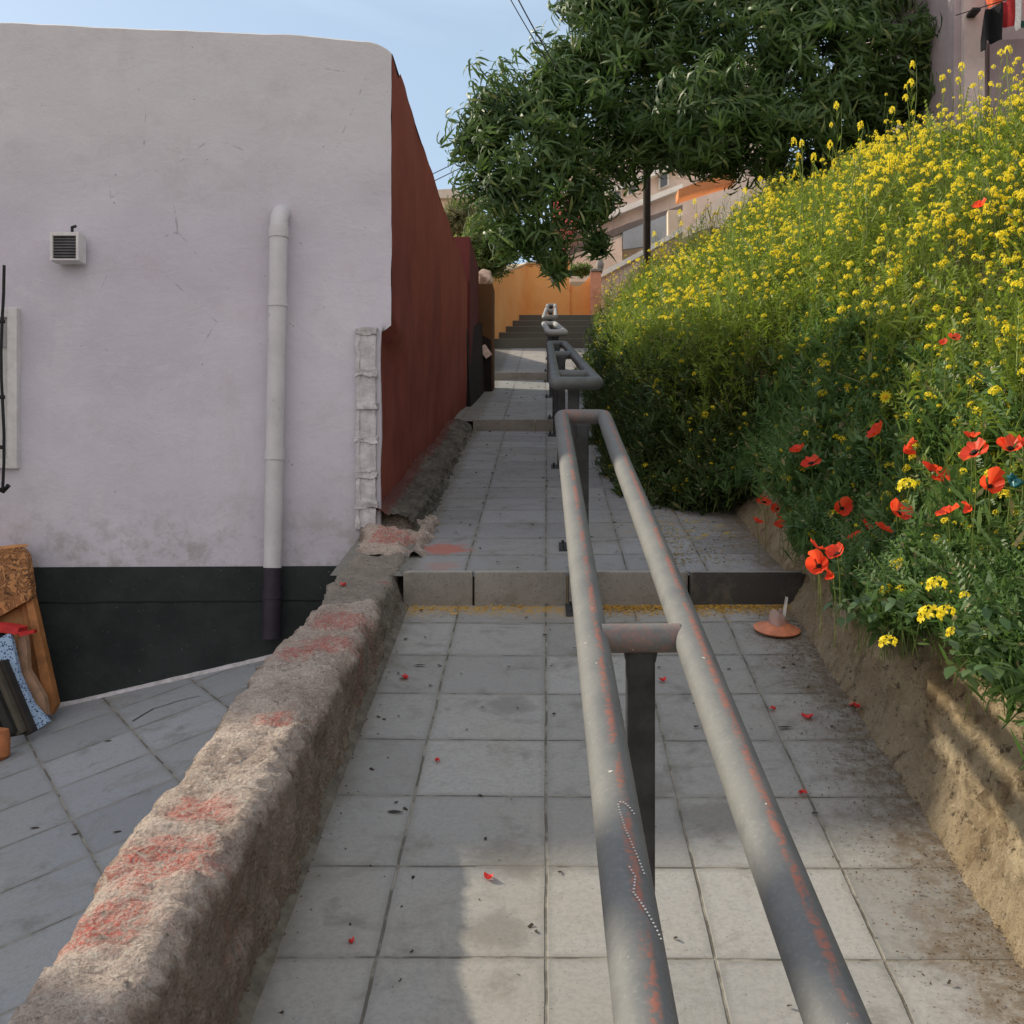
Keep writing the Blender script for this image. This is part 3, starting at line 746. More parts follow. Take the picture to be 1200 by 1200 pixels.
# dotted chalk drawing on the nearest left pipe
m_ = MB(Vector(r1.location)); rr = .0345
def onpipe(Y, th): p = pt1(0, Y) ; p.z += .004*math.sin(Y*2.) - .004*math.sin(Y*2); return p + Vector((math.sin(th), 0, math.cos(th)))*rr
path = [(1.56, -.05), (1.53, .0), (1.49, .1), (1.45, .28), (1.41, .5), (1.385, .62)]
path2 = [(1.395, .05), (1.375, .2), (1.355, .12), (1.34, .05), (1.30, .5), (1.265, .95)]
path3 = [(1.56, -.05), (1.56, .2), (1.55, .45), (1.535, .7)]
for pa in (path, path2, path3):
    for (a, b) in zip(pa[:-1], pa[1:]):
        n = max(2, int(math.hypot((a[0]-b[0]), (a[1]-b[1])*rr*2)/.0062))
        for k in range(n):
            u = k/n; c0 = onpipe(a[0]+(b[0]-a[0])*u, a[1]+(b[1]-a[1])*u); m_.lathe(c0, [(.001, -.001), (.0016, 0), (.0008, .0006)], 6)
m_.build('chalk_marks', CHALK, r1)

# ------------------------------------------------------------ bank and foliage surface
def Hf(X, Y):
    t = sst(3.5, 8., Y); near = np.minimum(-.45+1.18*X, 2.95); far = np.minimum(.50+.68*X, 2.2+.25*sst(2.4, 3.2, X))
    return near*(1-t) + far*t
def Xe(Y): return 1.27 + .04*sst(4., 3., Y) + .07*np.sin(np.asarray(Y)*7.3)*np.sin(np.asarray(Y)*3.1) - .66*sst(6.2, 7.3, Y)
def FT(X, Y):
    X = np.asarray(X, float); Y = np.asarray(Y, float)
    g = G(Y); w = .42 - .12*sst(6, 7.5, Y); e = sst(0, 1, (X-Xe(Y)+.12)/w)
    base = (.60-.16*sst(3.4, 4.0, Y))*(1-sst(6.0, 7.2, Y))
    h = base + (np.maximum(Hf(X, Y), .5)-base)*e
    h = h + e*(.11*np.sin(X*5.1+Y*2.3)*np.sin(Y*3.7+1) + .07*np.sin(X*11+Y*7)*np.sin(Y*6.1-X*3) + .09*np.sin(X*2.7-Y*4.9+2) + .06*np.sin(X*17-Y*9)*np.sin(Y*13))
    h = h - .22*e*sst(.35, .8, np.sin(X*3.3+Y*5.3+1)*np.sin(Y*2.1-X*4.4))
    return np.where(X < Xe(Y)-.12, -99., g+h)
def soil(X, Y):
    h = np.clip(Hf(X, Y)-.55, .45, 3.); h = h*sst(1.3, 1.6, X) + .5*(1-sst(1.3, 1.6, X)); return G(Y)+h
o = sheet('bank_earth', soil, np.linspace(1.32, 9, 60), np.linspace(-1, 21.5, 120), SOIL); tag(o, kind='structure')

def surf_hit(x, y, off=0.):
    Y = 2.3
    while Y < 24:
        X, _, Z = P(x, y, Y)
        if Z < float(FT(X, Y))+off and X > float(Xe(Y))-.12: return Vector((X, Y, Z))
        Y += .03
    return None

LEAF_A = leafmat('mustard_leaves', (.08,.145,.022), (.27,.34,.05), .4, .55, dry=(.30,.25,.10))
LEAF_B = leafmat('poppy_leaves', (.045,.105,.03), (.15,.25,.075), .35, .5, dry=(.28,.24,.12))
YEL = leafmat('mustard_petals', (.85,.60,.015), (.98,.84,.06), .45, .6)
# sprig templates
def sprig(n, L, W, h, dr, sg=2):
    out = []
    for k in range(n):
        a = k*2.4+random.random()*.5; t = (k+.5)/n; z = -h*.9 + h*t*1.0
        d = (math.cos(a), math.sin(a), .5+random.random()*.6)
        out.append(leaf_quads((math.cos(a)*.004, math.sin(a)*.004, z), d, L*(1.15-.5*t)*(.8+.4*random.random()), W*(.8+.4*random.random()), dr, sg))
    # stem as a thin blade pair
    out.append(([(-.0018,0,-h), (.0018,0,-h), (-.0012,0,.02), (.0012,0,.02)], [(0,1,3,2)]))
    out.append(([(0,-.0018,-h), (0,.0018,-h), (0,-.0012,.02), (0,.0012,.02)], [(0,1,3,2)]))
    return template(out)
random.seed(3)
TA = [sprig(11, .06, .011, .22, .3), sprig(15, .045, .014, .15, .15), sprig(9, .085, .009, .2, .5)]
TB = [sprig(16, .06, .017, .13, .12) for _ in range(3)]
def pinnate(L):
    out = []
    for k in range(7):
        z = L*k/7
        for s_ in (-1, 1): out.append(leaf_quads((0, 0, z), (s_*1., .1, .8), .035*(1-.08*k), .009, .1, 2))
    out.append(([(-.0015,0,-.08), (.0015,0,-.08), (-.001,0,L), (.001,0,L)], [(0,1,3,2)])); return template(out)
TP = pinnate(.13)
def scatter(N, ylo, yhi, band):
    """points inside the foliage volume close to its surface, denser near the viewer"""
    out = []
    while sum(len(o_) for o_ in out) < N:
        M_ = 60000
        u = rng.random(M_); Y = ylo*(yhi/ylo)**u; X = rng.uniform(.4, 5.2, M_)*1.0
        keep = (X < .47*Y+1.) ; Y = Y[keep]; X = X[keep]
        ft = FT(X, Y); ok = ft > -50; X, Y, ft = X[ok], Y[ok], ft[ok]
        lo = G(Y) + (.66-.22*sst(3.3, 4.0, Y))*(1-sst(6.0, 7.0, Y))
        Z = lo + (ft-lo)*rng.random(len(X))
        top = ft-Z < band; front = FT(X-.14, Y-.05) < Z
        ok = (top | front) & (rng.random(len(X)) < np.where(front & ~top, .9, 1.))
        out.append(np.stack([X[ok], Y[ok], Z[ok]], 1))
    return np.concatenate(out)[:N]
def build_foliage(name, pts, temps, mat, label, smin, smax, tilt=.5, up=1.0):
    Vs = []; Fs = []; off = 0
    which = rng.integers(0, len(temps), len(pts))
    for k, (TV, TF) in enumerate(temps):
        p = pts[which == k]; n = len(p)
        if not n: continue
        d = np.stack([rng.normal(-.25, tilt, n), rng.normal(-.2, tilt, n), np.full(n, up)], 1)
        s_ = rng.uniform(smin, smax, n)*(1+.012*np.clip(p[:, 1]-4, 0, 10))
        V, Fq = inst(TV, TF, rotmats(d, rng.uniform(0, 6.28, n), s_), p)
        Vs.append(V); Fs.append(Fq+off); off += len(V)
    o = npmesh(name, np.concatenate(Vs), np.concatenate(Fs), mat); return tag(o, kind='stuff', label=label, cat='plants')
pA = np.concatenate([scatter(16000, 2.4, 16, .28), scatter(10000, 6.2, 13, .15)])
# keep broad-leaved greenery low near the viewer and feathery mustard above
lowm = (pA[:, 1] < 6.5) & (pA[:, 2] < G(pA[:, 1])+1.0+.2*np.sin(pA[:, 0]*7)+rng.normal(0, .1, len(pA)))
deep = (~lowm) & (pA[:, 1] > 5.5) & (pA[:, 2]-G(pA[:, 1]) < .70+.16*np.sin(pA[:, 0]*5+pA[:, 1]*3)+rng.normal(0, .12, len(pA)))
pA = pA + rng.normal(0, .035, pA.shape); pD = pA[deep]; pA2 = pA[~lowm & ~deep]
LEAF_SHADE = leafmat('painted_shade_leaves', (.022,.05,.014), (.075,.12,.028), .25, .6, dry=(.22,.2,.09))  # leaf colour darkened to paint in the deep shade low on the bank
build_foliage('undergrowth', pD, [TB[0], TB[1], TA[1], TP], LEAF_SHADE, 'tangled undergrowth with shade painted into its leaf colour, spilling over the edge of the path', .8, 1.35, tilt=.7)
build_foliage('mustard_foliage', pA2, TA+[TP], LEAF_A, 'dense green stems and narrow leaves of wild mustard covering the bank', .8, 1.35)
pB = np.concatenate([pA[lowm], scatter(9000, 2.3, 6.5, .2)])
pB = pB[pB[:, 2] < G(pB[:, 1])+1.25]
build_foliage('poppy_foliage', pB, TB+[TP], LEAF_B, 'tangle of darker green leaves low on the bank above the tan wall', .7, 1.25, tilt=.8)
# flower clusters
def cluster(n, r, s_):
    out = []
    for k in range(n):
        a = k*2.4; ph = math.acos(1-1.15*(k+.5)/n); d = Vector((math.sin(ph)*math.cos(a), math.sin(ph)*math.sin(a), math.cos(ph)))
        c = d*r*(.8+.35*random.random()) + Vector((0, 0, random.random()*.3*r)); u = d.orthogonal().normalized(); v = d.cross(u)
        th = random.random()*3; u, v = u*math.cos(th)+v*math.sin(th), v*math.cos(th)-u*math.sin(th)
        for q in (0, 1):
            A, B = (u, v) if q == 0 else (v, u); lift = d*s_*.35
            out.append(([c-A*s_-B*s_*.38+lift, c-A*s_+B*s_*.38+lift, c+B*s_*.3, c-B*s_*.3], [(0,1,2,3)]))
            out.append(([c+A*s_-B*s_*.38+lift, c+A*s_+B*s_*.38+lift, c+B*s_*.3, c-B*s_*.3], [(0,1,2,3)]))
    return template(out)
TC = [cluster(9, .012, .0062), cluster(6, .009, .0056), cluster(15, .018, .007)]
u = rng.random(60000); Yc = 2.6*(16/2.6)**u; Xc = rng.uniform(.45, 5.4, 60000)
ft = FT(Xc, Yc); ok = (ft > -50) & (Xc < .47*Yc+1)
Xc, Yc, ft = Xc[ok], Yc[ok], ft[ok]; hh = ft-G(Yc)
pn = np.array([mnoise.noise(Vector((a*1.7, b*1.7, 3.))) for a, b in zip(Xc, Yc)])
dens = sst(.6, 1.6, hh)*(.05+1.7*np.clip(pn+.08, 0, 1)**1.3) + .05
ok = rng.random(len(Xc)) < dens*.85; Xc, Yc, ft = Xc[ok][:16500], Yc[ok][:16500], ft[ok][:16500]
zc = ft + rng.gamma(2., .035, len(Xc)) - .02
pC = np.stack([Xc, Yc, zc], 1)
# additional clusters on the front face of the bank
pF = scatter(4800, 3., 15, .08); fz = (pF[:, 2]-G(pF[:, 1])) ; pF = pF[rng.random(len(pF)) < np.where(fz > .9, .7, .42)]; pF[:, 0] -= .03
pC = np.concatenate([pC, pF])
build_foliage('mustard_blossom', pC, TC[:2]*3+TC[2:], YEL, 'masses of small yellow mustard flower heads over the bank', .45, 1.2, tilt=.35)
STEM = leafmat('plant_stems', (.10,.15,.03), (.2,.26,.06), .1, .6)
# thin stems under the clusters
sv = np.array([(-.5,0,-1),(.5,0,-1),(.5,0,0),(-.5,0,0),(0,-.5,-1),(0,.5,-1),(0,.5,0),(0,-.5,0)], float)*np.array([.0028,.0028,.22]); sf = np.array([(0,1,2,3),(4,5,6,7)])
n = len(pC); d = np.stack([rng.normal(0, .22, n), rng.normal(0, .22, n), np.ones(n)], 1)
V, Fq = inst(sv, sf, rotmats(d, rng.uniform(0, 6, n), np.ones(n)), pC); tag(npmesh('mustard_stalks', V, Fq, STEM), 'thin green stalks under the yellow flower heads', 'plants', kind='stuff')

# individual mustard plants that stand out
def mustard_proto(h, heads):
    r_ = empty('mustard_plant', 'tall yellow mustard stalk standing above the rest against the dark tree', 'plant', (0,0,0), 'tall mustard stalks along the top of the bank')
    m_ = MB(); pts = [(0.02*math.sin(k*.9), .01*math.cos(k), h*k/6) for k in range(7)]; m_.tube(pts, [.004-.0004*k for k in range(7)], 5)
    m_.build('stem', STEM, r_)
    lv = [leaf_quads((0, 0, h*(.1+.11*k)), (math.cos(k*2.4), math.sin(k*2.4), .7), .07-.006*k, .010, .2, 2) for k in range(7)]
    for k in range(14): lv.append(leaf_quads((.01, 0, h*(.55+.03*k)), (math.cos(k*2.4), math.sin(k*2.4), 1.0), .045, .003, .0, 2))
    TV, TF = template(lv); npmesh('leaves', TV, TF, LEAF_A, r_)
    for (dx, dy, z, s_) in heads:
        s_ *= .95; TV, TF = TC[0]; b = npmesh('flower_head', TV*s_, TF, YEL, r_); b.location = (dx, dy, z)
    return r_
mp = [mustard_proto(.42, [(0.01, 0, .42, 1.2), (.05, .01, .36, .8)]), mustard_proto(.34, [(0, 0, .34, 1.3), (-.03, .01, .29, 1.1), (.03, 0, .25, .8)])]
tall = [(1069,42,7.5),(964,87,7),(985,118,7),(993,150,6.5),(1009,205,6.),(950,148,7.5),(935,165,7.5),(957,188,7),(1030,130,6.5),(1062,100,6.3),(1104,92,6),(1121,80,6),(1143,88,5.8),(862,213,9),(878,235,8.5),(895,210,8.5),(905,212,8.5),(858,250,8.5),(822,236,10),(795,252,10),(768,285,10.5),(775,275,10.5),(1170,65,5.6),(1192,60,5.6)]
first = [True, True]
for k, (x, y, Yd) in enumerate(tall):
    j = k % 2; hgt = (.42, .34)[j]; top = Vector(P(x, y, Yd))
    o = mp[j] if first[j] else copy_tree(mp[j]); first[j] = False
    fz = float(FT(top.x, Yd)); 
    sc_ = max(1., (top.z-fz+.12)/hgt) if fz > -50 else 1.2
    o.location = (top.x, Yd, top.z-hgt*sc_); o.scale = (1.,)*2+(min(sc_, 2.2),); o.rotation_euler = (random.uniform(-.12,.12), random.uniform(-.12,.12), random.uniform(0,6))

# named flower heads low down in front of the wall
low = [(1040,757,2.95,'yellow mustard head hanging lowest, in front of the shaded tan wall',1.1,.1),(1097,690,2.85,'round yellow mustard head just above the wall top at right',1.2,.1),(1090,727,2.85,'broad yellow mustard head hanging over the tan wall',1.5,.08),(1108,722,2.9,'yellow mustard head pressed against the broad one over the wall',1.1,.1),(1117,745,2.9,'small yellow mustard head lowest of the group over the wall',.9,.08),(1062,573,3.2,'lone yellow mustard head left of the largest poppy',1.2,.1),(1130,700,2.9,'tiny greenish yellow head right of the round mustard head',.6,.08)]
for (x, y, Yd, lb, s_, hs) in low:
    X, _, Z = P(x, y, Yd); o = empty('mustard_flower', lb, 'flower', (X, Yd, Z)); TV, TF = TC[2]; npmesh('flower_head', TV*s_*1.1, TF, YEL, o)
    m_ = MB(); m_.tube([(0,0,0), (.02, .05, .03), (.06, .14, .03), (.1, .3, -.02)], .0022, 5); m_.build('stem', STEM, o)
# daisies
def daisy(loc, lb, s_):
    o = empty('yellow_daisy', lb, 'flower', loc); lv = []
    for k in range(12):
        a = k*math.pi/6; lv.append(leaf_quads((.004*math.cos(a), 0, .004*math.sin(a)), (math.cos(a), -.25, math.sin(a)), .016, .007, 0., 2, side=(-math.sin(a), 0, math.cos(a))))
    TV, TF = template(lv); npmesh('petals', TV*s_, TF, YEL, o)
    m_ = MB(); m_.lathe((0,0,0), [(.001, -.003), (.006, -.002), (.005, .003), (.001, .005)], 10); b = m_.build('flower_centre', plain('daisy_centre', (.75,.35,.02), .8), o); b.rotation_euler = (R(90), 0, 0); b.scale = (s_,)*3
    m_ = MB(); m_.tube([(0,.004,0), (.01,.03,-.05), (.0,.06,-.15)], .002, 5); m_.build('stem', STEM, o)
for x, y, lb, s_ in ((1038,467,'orange yellow daisy highest right of the scattered poppies',1.5),(995,456,'drooping yellow daisy left of the other daisy among green leaves',1.3),(1074,443,'small yellow daisy above and right of the other two',1.2)):
    h = surf_hit(x, y); daisy(h+Vector((-.02, -.06, 0)), lb, s_)

# poppies
POP = leafmat('poppy_petals', (.85,.035,.018), (.98,.12,.05), .5, .5)
POPC = plain('poppy_centre', (.01,.012,.008), .8)
def poppy_mesh(seed, openness):
    random.seed(seed); V = []; Fq = []
    for k in range(4):
        a0 = k*math.pi/2 + random.uniform(-.15,.15); lvl = .002*(k % 2); nr, na = 5, 9; base = len(V); tilt = openness+random.uniform(-.15,.2)
        for i in range(nr):
            r_ = .036*(i+.35)/nr
            for j in range(na):
                u = (j/(na-1)-.5)*2; a = a0 + u*.95*(.55+.45*i/(nr-1)); edge = 1-.22*u*u*i/nr
                wv = .004*math.sin(u*7+k*2)*(i/nr)**2*1.4 + .002*math.sin(u*17+k)*(i/nr)
                V.append((r_*edge*math.cos(a), r_*edge*math.sin(a), lvl + r_*math.tan(tilt)*(.4+.6*i/nr)+wv))
        for i in range(nr-1):
            for j in range(na-1): b = base+i*na+j; Fq.append((b, b+1, b+1+na, b+na))
    return np.array(V), np.array(Fq)
pms = []
for k, op in enumerate((.25, .6, .95, .45)):
    V_, F_ = poppy_mesh(20+k, op); me = npmesh('petals', V_, F_, POP, smooth=True); pms.append(me)
pc = MB(); pc.lathe((0,0,0), [(.001, -.001), (.0045, .002), (.005, .008), (.006, .0085), (.001, .0105)], 10)
for k in range(16):
    a = k*.393; pc.tube([(.003*math.cos(a), .003*math.sin(a), .001), (.009*math.cos(a), .009*math.sin(a), .007)], .0007, 4)
pcm = pc.build('flower_centre', POPC)
pst = MB(); pst.tube([(0,0,0), (0,0,-.02), (.01,.02,-.06), (.02,.05,-.13), (.02,.07,-.22)], .0016, 5); pstm = pst.build('stem', STEM)
pop = [(1115,566,40,0,'largest open red poppy among the right hand flowers'),(1090,553,22,1,'cupped red poppy touching the upper left of the largest one'),(1143,533,34,0,'wide red poppy above right of the largest poppy'),
(1138,514,18,1,'small red poppy just above the wide one at right'),(1184,528,28,1,'red poppy at the right edge level with the wide one'),(1159,571,25,2,'shaded dark red poppy right of the largest poppy'),(1112,602,26,3,'red poppy directly below the largest poppy'),
(1139,598,10,2,'tiny red bud like poppy right of the one below the largest'),(986,596,19,2,'single upright red poppy alone above the hanging clusters'),(1051,604,28,1,'upright flaring red poppy at the right end of the row of four'),(1034,621,20,3,'flat red poppy second from right in the row of four'),
(1018,621,20,1,'red poppy third from right in the row of four'),(1004,629,18,3,'red poppy at the left end of the row of four'),(957,642,20,0,'red poppy at top left of the hanging trio over the wall'),(960,664,24,2,'long nodding red poppy, lowest of the hanging trio'),(982,651,22,1,'red poppy at the right of the hanging trio'),
(977,677,12,2,'small red poppy half hidden below the hanging trio'),(936,530,17,1,'red poppy just left of and above a larger one over the dark bushes'),(951,545,23,0,'larger of the two red poppies over the dark bushes'),(1031,508,22,1,'pale edged red poppy high in the leaves left of the daisies'),
(1059,531,16,2,'half closed red poppy between the high one and the largest'),(895,590,17,0,'shaded red poppy at top left of the dark group near the kerb'),(912,597,13,1,'shaded red poppy second from left in the dark group near the kerb'),(922,603,11,2,'shaded small red poppy at the right of the dark group near the kerb'),
(887,613,12,1,'dull red poppy at lower left of the dark group near the kerb'),(916,619,14,2,'shaded red poppy lowest of the dark group near the kerb'),(1150,243,17,1,'lone red poppy high in the yellow mustard field'),(1117,397,14,3,'red poppy low in the mustard right of centre'),(1107,403,10,1,'little red poppy tucked under another in the mustard'),(1199,523,20,1,'red poppy cut by the right edge of the view')]
random.seed(5)
for (x, y, sz, kind, lb) in pop:
    if y < 560 or x > 985: h = surf_hit(x, y)
    else: h = None
    if x < 930: h = Vector(P(x, y, 5.6 if x < 930 else 4.2))
    elif h is None: h = Vector(P(x, y, 3.7))
    Yd = h.y-.25
    p_ = Vector(P(x, y, Yd)); s_ = 1.2*sz*Yd/F/.066
    s_ = min(max(s_, .55), 2.2)
    o = empty('poppy', lb, 'poppy', p_, 'red poppies on the bank')
    a = link('petals', pms[kind].data, None, o); b = link('flower_centre', pcm.data, None, o); c = link('stem', pstm.data, None, o)
    q = Euler = None
    d = Vector((random.uniform(-.7,.4), random.uniform(-.75,.0), random.uniform(.5,1.) if kind != 2 else random.uniform(.1, .9)))
    qt = d.to_track_quat('Z', 'Y')
    for z_ in (a, b): z_.rotation_mode = 'QUATERNION'; z_.rotation_quaternion = qt; z_.scale = (s_,)*3
for q_ in pms+[pcm, pstm]: bpy.data.objects.remove(q_)
# scrap of turquoise plastic in the leaves
X, Y, Z = P(1188, 562, 3.05); m_ = MB(); bm = bmesh.new(); bmesh.ops.create_icosphere(bm, subdivisions=3, radius=.016)
for v in bm.verts: v.co += v.co.normalized()*.022*fbm(*(v.co*45))
bm.verts.index_update(); m_.add([v.co for v in bm.verts], [[v.index for v in f.verts] for f in bm.faces]); bm.free()
o = m_.build('plastic_scrap', plain('turquoise_plastic', (.02,.12,.13), .35), smooth=True); o.location = (X, Y, Z); tag(o, 'crumpled turquoise plastic scrap caught in the leaves at the right edge', 'litter')
# broad round leaves hanging over the wall
lv = []
random.seed(12)
for (x, y, Yd) in [(1000,693,3.55),(1013,706,3.5),(985,700,3.55),(1022,690,3.4),(995,712,3.5),(1110,760,2.8),(1122,775,2.8),(1140,790,2.75),(1165,787,2.7),(1150,770,2.8),(1160,750,2.85),(1128,740,2.85),(1145,735,2.85),(1048,700,3.2),(1060,712,3.1),(1170,720,2.9),(1185,700,2.9),(1155,710,2.9),(1178,735,2.85),(1135,755,2.8)]:
    for k in range(4):
        X, Y, Z = P(x+random.uniform(-14,14), y+random.uniform(-14,14), Yd); lv.append(leaf_quads((X, Y, Z), (random.uniform(-1,1), random.uniform(-1,-.2), random.uniform(-.5,.5)), random.uniform(.04,.07), random.uniform(.022,.034), .25, 3))
TV, TF = template(lv); tag(npmesh('creeper_leaves', TV, TF, leafmat('creeper_leaf', (.05,.11,.035), (.14,.2,.09), .3, .4)), 'broad oval green leaves trailing over the tan wall', 'plants', kind='stuff')

# ------------------------------------------------------------ big tree
TREE = leafmat('tree_leaves', (.022,.056,.018), (.115,.19,.05), .3, .46, dry=(.24,.28,.10), spec=.35)
random.seed(21)
def rosette(n, L, W):
    out = []
    for k in range(n):
        a = k*2*math.pi/n+random.random()*.6; e = random.uniform(-.2, .7)
        out.append(leaf_quads((random.uniform(-.03,.03), random.uniform(-.03,.03), -.16*random.random()), (math.cos(a), math.sin(a), e), L*random.uniform(.6,1.2), W*random.uniform(.75,1.2), random.uniform(.5,1.6), 3))
    return template(out)
TRT = [rosette(9, .25, .036), rosette(7, .30, .040), rosette(10, .22, .034), rosette(8, .27, .035)]
lobes = [(628,170,95,15.0,1.),(590,140,50,15,.9),(560,170,34,15,.8),(640,235,80,15.,1.),(595,235,48,14.8,1.2),(600,285,36,14.6,.8),(650,290,30,14.7,.9),(690,240,34,15.,1.1),(700,120,80,15.5,1.),(650,100,45,15,.9),(705,45,68,15.5,.9),(688,10,42,15.6,.8),(664,62,26,15.4,.8),
 (770,60,95,15.8,1.),(770,150,70,15.5,.8),(830,135,80,14.4,.8),(835,180,52,14.5,.6),(900,150,70,14.8,.9),(880,50,100,15.5,1.),(960,60,90,14.8,1.),(965,130,75,14.6,.9),(1040,60,80,15,1.),(1040,130,70,15,.9),(1090,70,40,14.8,1.),(1095,130,50,15.2,.8),(1000,190,70,15.5,.7),(960,205,45,15.6,.6),(800,-40,110,16,1.),(930,-50,110,16,1.),(1050,-40,90,16,1.),(1098,15,32,14.6,1.),(1102,105,36,14.6,1.),(1115,150,36,14.6,1.),(740,-50,80,16,.9),(700,285,14,15.,1.1),(735,175,45,15.2,.8),(650,312,8,14.7,1.)]
pts = []; dirs = []
for (x, y, r_, Yd, asp) in lobes:
    c = np.array(P(x, y, Yd)); rr_ = r_/F*Yd; n = int(300*(rr_/.8)**2)+24
    v = rng.normal(size=(n, 3)); v /= np.linalg.norm(v, axis=1, keepdims=True)
    v = v[(v[:, 1] < .35) | (rng.random(n) < .3)]; n = len(v)
    rad = rr_*np.clip(rng.normal(.92, .14, n), .35, 1.18)
    bump_ = np.array([1+.5*mnoise.noise(Vector(tuple(q*2.4+x*.1))) for q in v])
    p = c + v*(rad*bump_)[:, None]*np.array([1, .9, asp])
    keep = np.array([mnoise.noise(Vector(tuple(q*1.9)))+.6*mnoise.noise(Vector(tuple(q*4.5))) for q in p]) > -.20
    p = p[keep]; v = v[keep]; p[:, 2] -= .10*rng.random(len(p)); pts.append(p)
    dd = v.copy(); dd[:, 2] -= .1; dirs.append(dd)
pts = np.concatenate(pts); dirs = np.concatenate(dirs)+rng.normal(0, .25, (len(pts), 3))
tree = empty('broadleaf_tree', 'large dark green tree with drooping long leaves overhanging the path and steps', 'tree', (3.4, 16, 4.0))
Vs = []; Fs = []; off = 0; wh = rng.integers(0, 4, len(pts))
for k, (TV, TF) in enumerate(TRT):
    p = pts[wh == k]; V, Fq = inst(TV, TF, rotmats(dirs[wh == k], rng.uniform(0, 6.28, len(p)), rng.uniform(.75, 1.25, len(p))), p); Vs.append(V); Fs.append(Fq+off); off += len(V)
V = np.concatenate(Vs)
o = npmesh('crown', V-np.array([3.4, 16, 4.0]), np.concatenate(Fs), TREE, tree)
tb = MB((3.4, 16, 4.0)); base = Vector((3.5, 16.1, 3.6)); fork = Vector((3.2, 15.9, 5.2))
tb.tube([base, base+Vector((-.05, 0, .4)), base.lerp(fork, .6), fork], [.3, .24, .2, .17], 12)
tb.build('trunk', BARK, tree, smooth=True)
for (x, y, r_, Yd, asp) in [q for q in lobes if q[1] < 165][::2]:
    c = Vector(P(x, y, Yd+.2)); mid = fork.lerp(c, .5)+Vector((0, 0, .35)); lb_ = MB((3.4, 16, 4.0)); lb_.tube([fork, fork.lerp(mid, .5)+Vector((0,0,.1)), mid, mid.lerp(c, .6), c], [.08, .06, .04, .025, .01], 7); lb_.build('limb', BARK, tree, smooth=True)

# bushes behind the red wall, plant on the low wall
BUSH = leafmat('bush_leaves', (.08,.13,.035), (.2,.25,.07), .4, .6, dry=(.4,.33,.2))
def bush(name, lb, centre, rx, rz, n, mat, sz, temps):
    b = empty(name, lb, 'bush', centre); v = rng.normal(size=(n, 3)); v /= np.linalg.norm(v, axis=1, keepdims=True); v *= (rng.random(n)**.4)[:, None]
    p = v*np.array([rx, rx*.8, rz])*(1+.3*np.array([mnoise.noise(Vector(tuple(q*3))) for q in v]))[:, None]
    TV, TF = temps; V, Fq = inst(TV, TF, rotmats(v+np.array([0,0,.6]), rng.uniform(0, 6, n), rng.uniform(.7, 1.3, n)*sz), p)
    npmesh('foliage', V, Fq, mat, b); m_ = MB(); m_.tube([(0, 0, -rz*1.3), (0.03, 0, 0), (0, 0, rz*.5)], [.05, .03, .01], 6); m_.build('stem', BARK, b)
bush('bush', 'light green bush rising behind the maroon wall end under the tree', P(572, 290, 19), .50, .6, 900, BUSH, 1.2, TB[0])
bush('bush', 'dry olive bush in front of the pale far house, behind the red wall', P(540, 258, 22), .50, .42, 600, leafmat('dry_bush', (.13,.15,.06), (.3,.28,.15), .35, .7), 1.2, TB[1])
bush('garden_plant', 'green broad leaved plant showing over the low orange wall', P(681, 315, 23.4), .26, .10, 120, BUSH, 1.6, TB[2])

# ------------------------------------------------------------ background houses
def pal(name, c): return plain(name, tuple(min(.85, v*1.2) for v in c), .85, .12, 2.5, .3, obj=False)
CREAM = pal('cream_render', (.68,.60,.50)); PINK = pal('pink_render', (.60,.49,.41)); ROSE = pal('rose_render', (.75,.16,.16)); BEIGE = pal('beige_render', (.55,.45,.35)); WHT = pal('white_render_far', (.75,.70,.64)); GREYB = pal('blue_grey_door', (.24,.27,.30)); DKG = pal('dark_grey_roof', (.14,.12,.11)); TERRA = pal('terracotta', (.5,.2,.08)); GLS = plain('window_glass', (.12,.14,.16), .15, .2)
def slab(name, pts, Yd, depth, mat, parent):
    m_ = MB(Vector(parent.location)); m_.prism([P(x, y, Yd) for x, y in pts], (0, depth, 0)); return m_.build(name, mat, parent)
h1 = empty('hillside_house', 'long pinkish cream house with slanting bands climbing the hill behind the tree', 'house', P(740, 300, 27))
slab('wall', [(655,300),(655,215),(760,165),(900,120),(900,300)], 27, 5, PINK, h1)
slab('upper_floor', [(672,200),(672,170),(760,120),(900,60),(900,118),(760,160)], 26.9, 5, CREAM, h1)
slab('roof_edge', [(668,298),(668,290),(735,262),(800,240),(800,246),(735,270)], 26.2, .8, DKG, h1)
slab('balcony_band', [(665,304),(667,298.5),(735,270.5),(800,246.5),(800,252),(735,276)], 26.3, .7, WHT, h1)
slab('string_course', [(668,275),(668,268),(735,240),(800,215),(800,221),(735,247)], 26.75, .25, WHT, h1)
slab('string_course', [(700,232),(700,227),(760,202),(830,175),(830,181),(760,208)], 26.75, .25, WHT, h1)
for (x, y) in ((672,262),(690,252),(716,240),(735,230),(772,222),(795,208)):
    f_ = slab('window', [(x, y), (x, y-18), (x+12, y-23), (x+12, y-5)], 26.93, .1, WHT, h1)
    m_ = MB(Vector(h1.location)); m_.prism([P(a, b, 26.9) for a, b in ((x+2, y-2), (x+2, y-16), (x+10, y-19.5), (x+10, y-6))], (0, .05, 0)); m_.build('pane', GLS, f_)
slab('garage_door', [(730,292),(730,272),(785,250),(785,285)], 26.1, .15, GREYB, h1)
slab('garage_wall', [(668,330),(668,306),(729,277),(729,330)], 26.15, .6, PINK, h1)
h2 = empty('rose_house', 'deep rose pink house front glimpsed through the tree above the orange wall', 'house', P(665, 280, 25.6))
slab('wall', [(648,300),(648,236),(683,218),(683,252),(668,262),(660,300)], 25.6, 3, ROSE, h2)
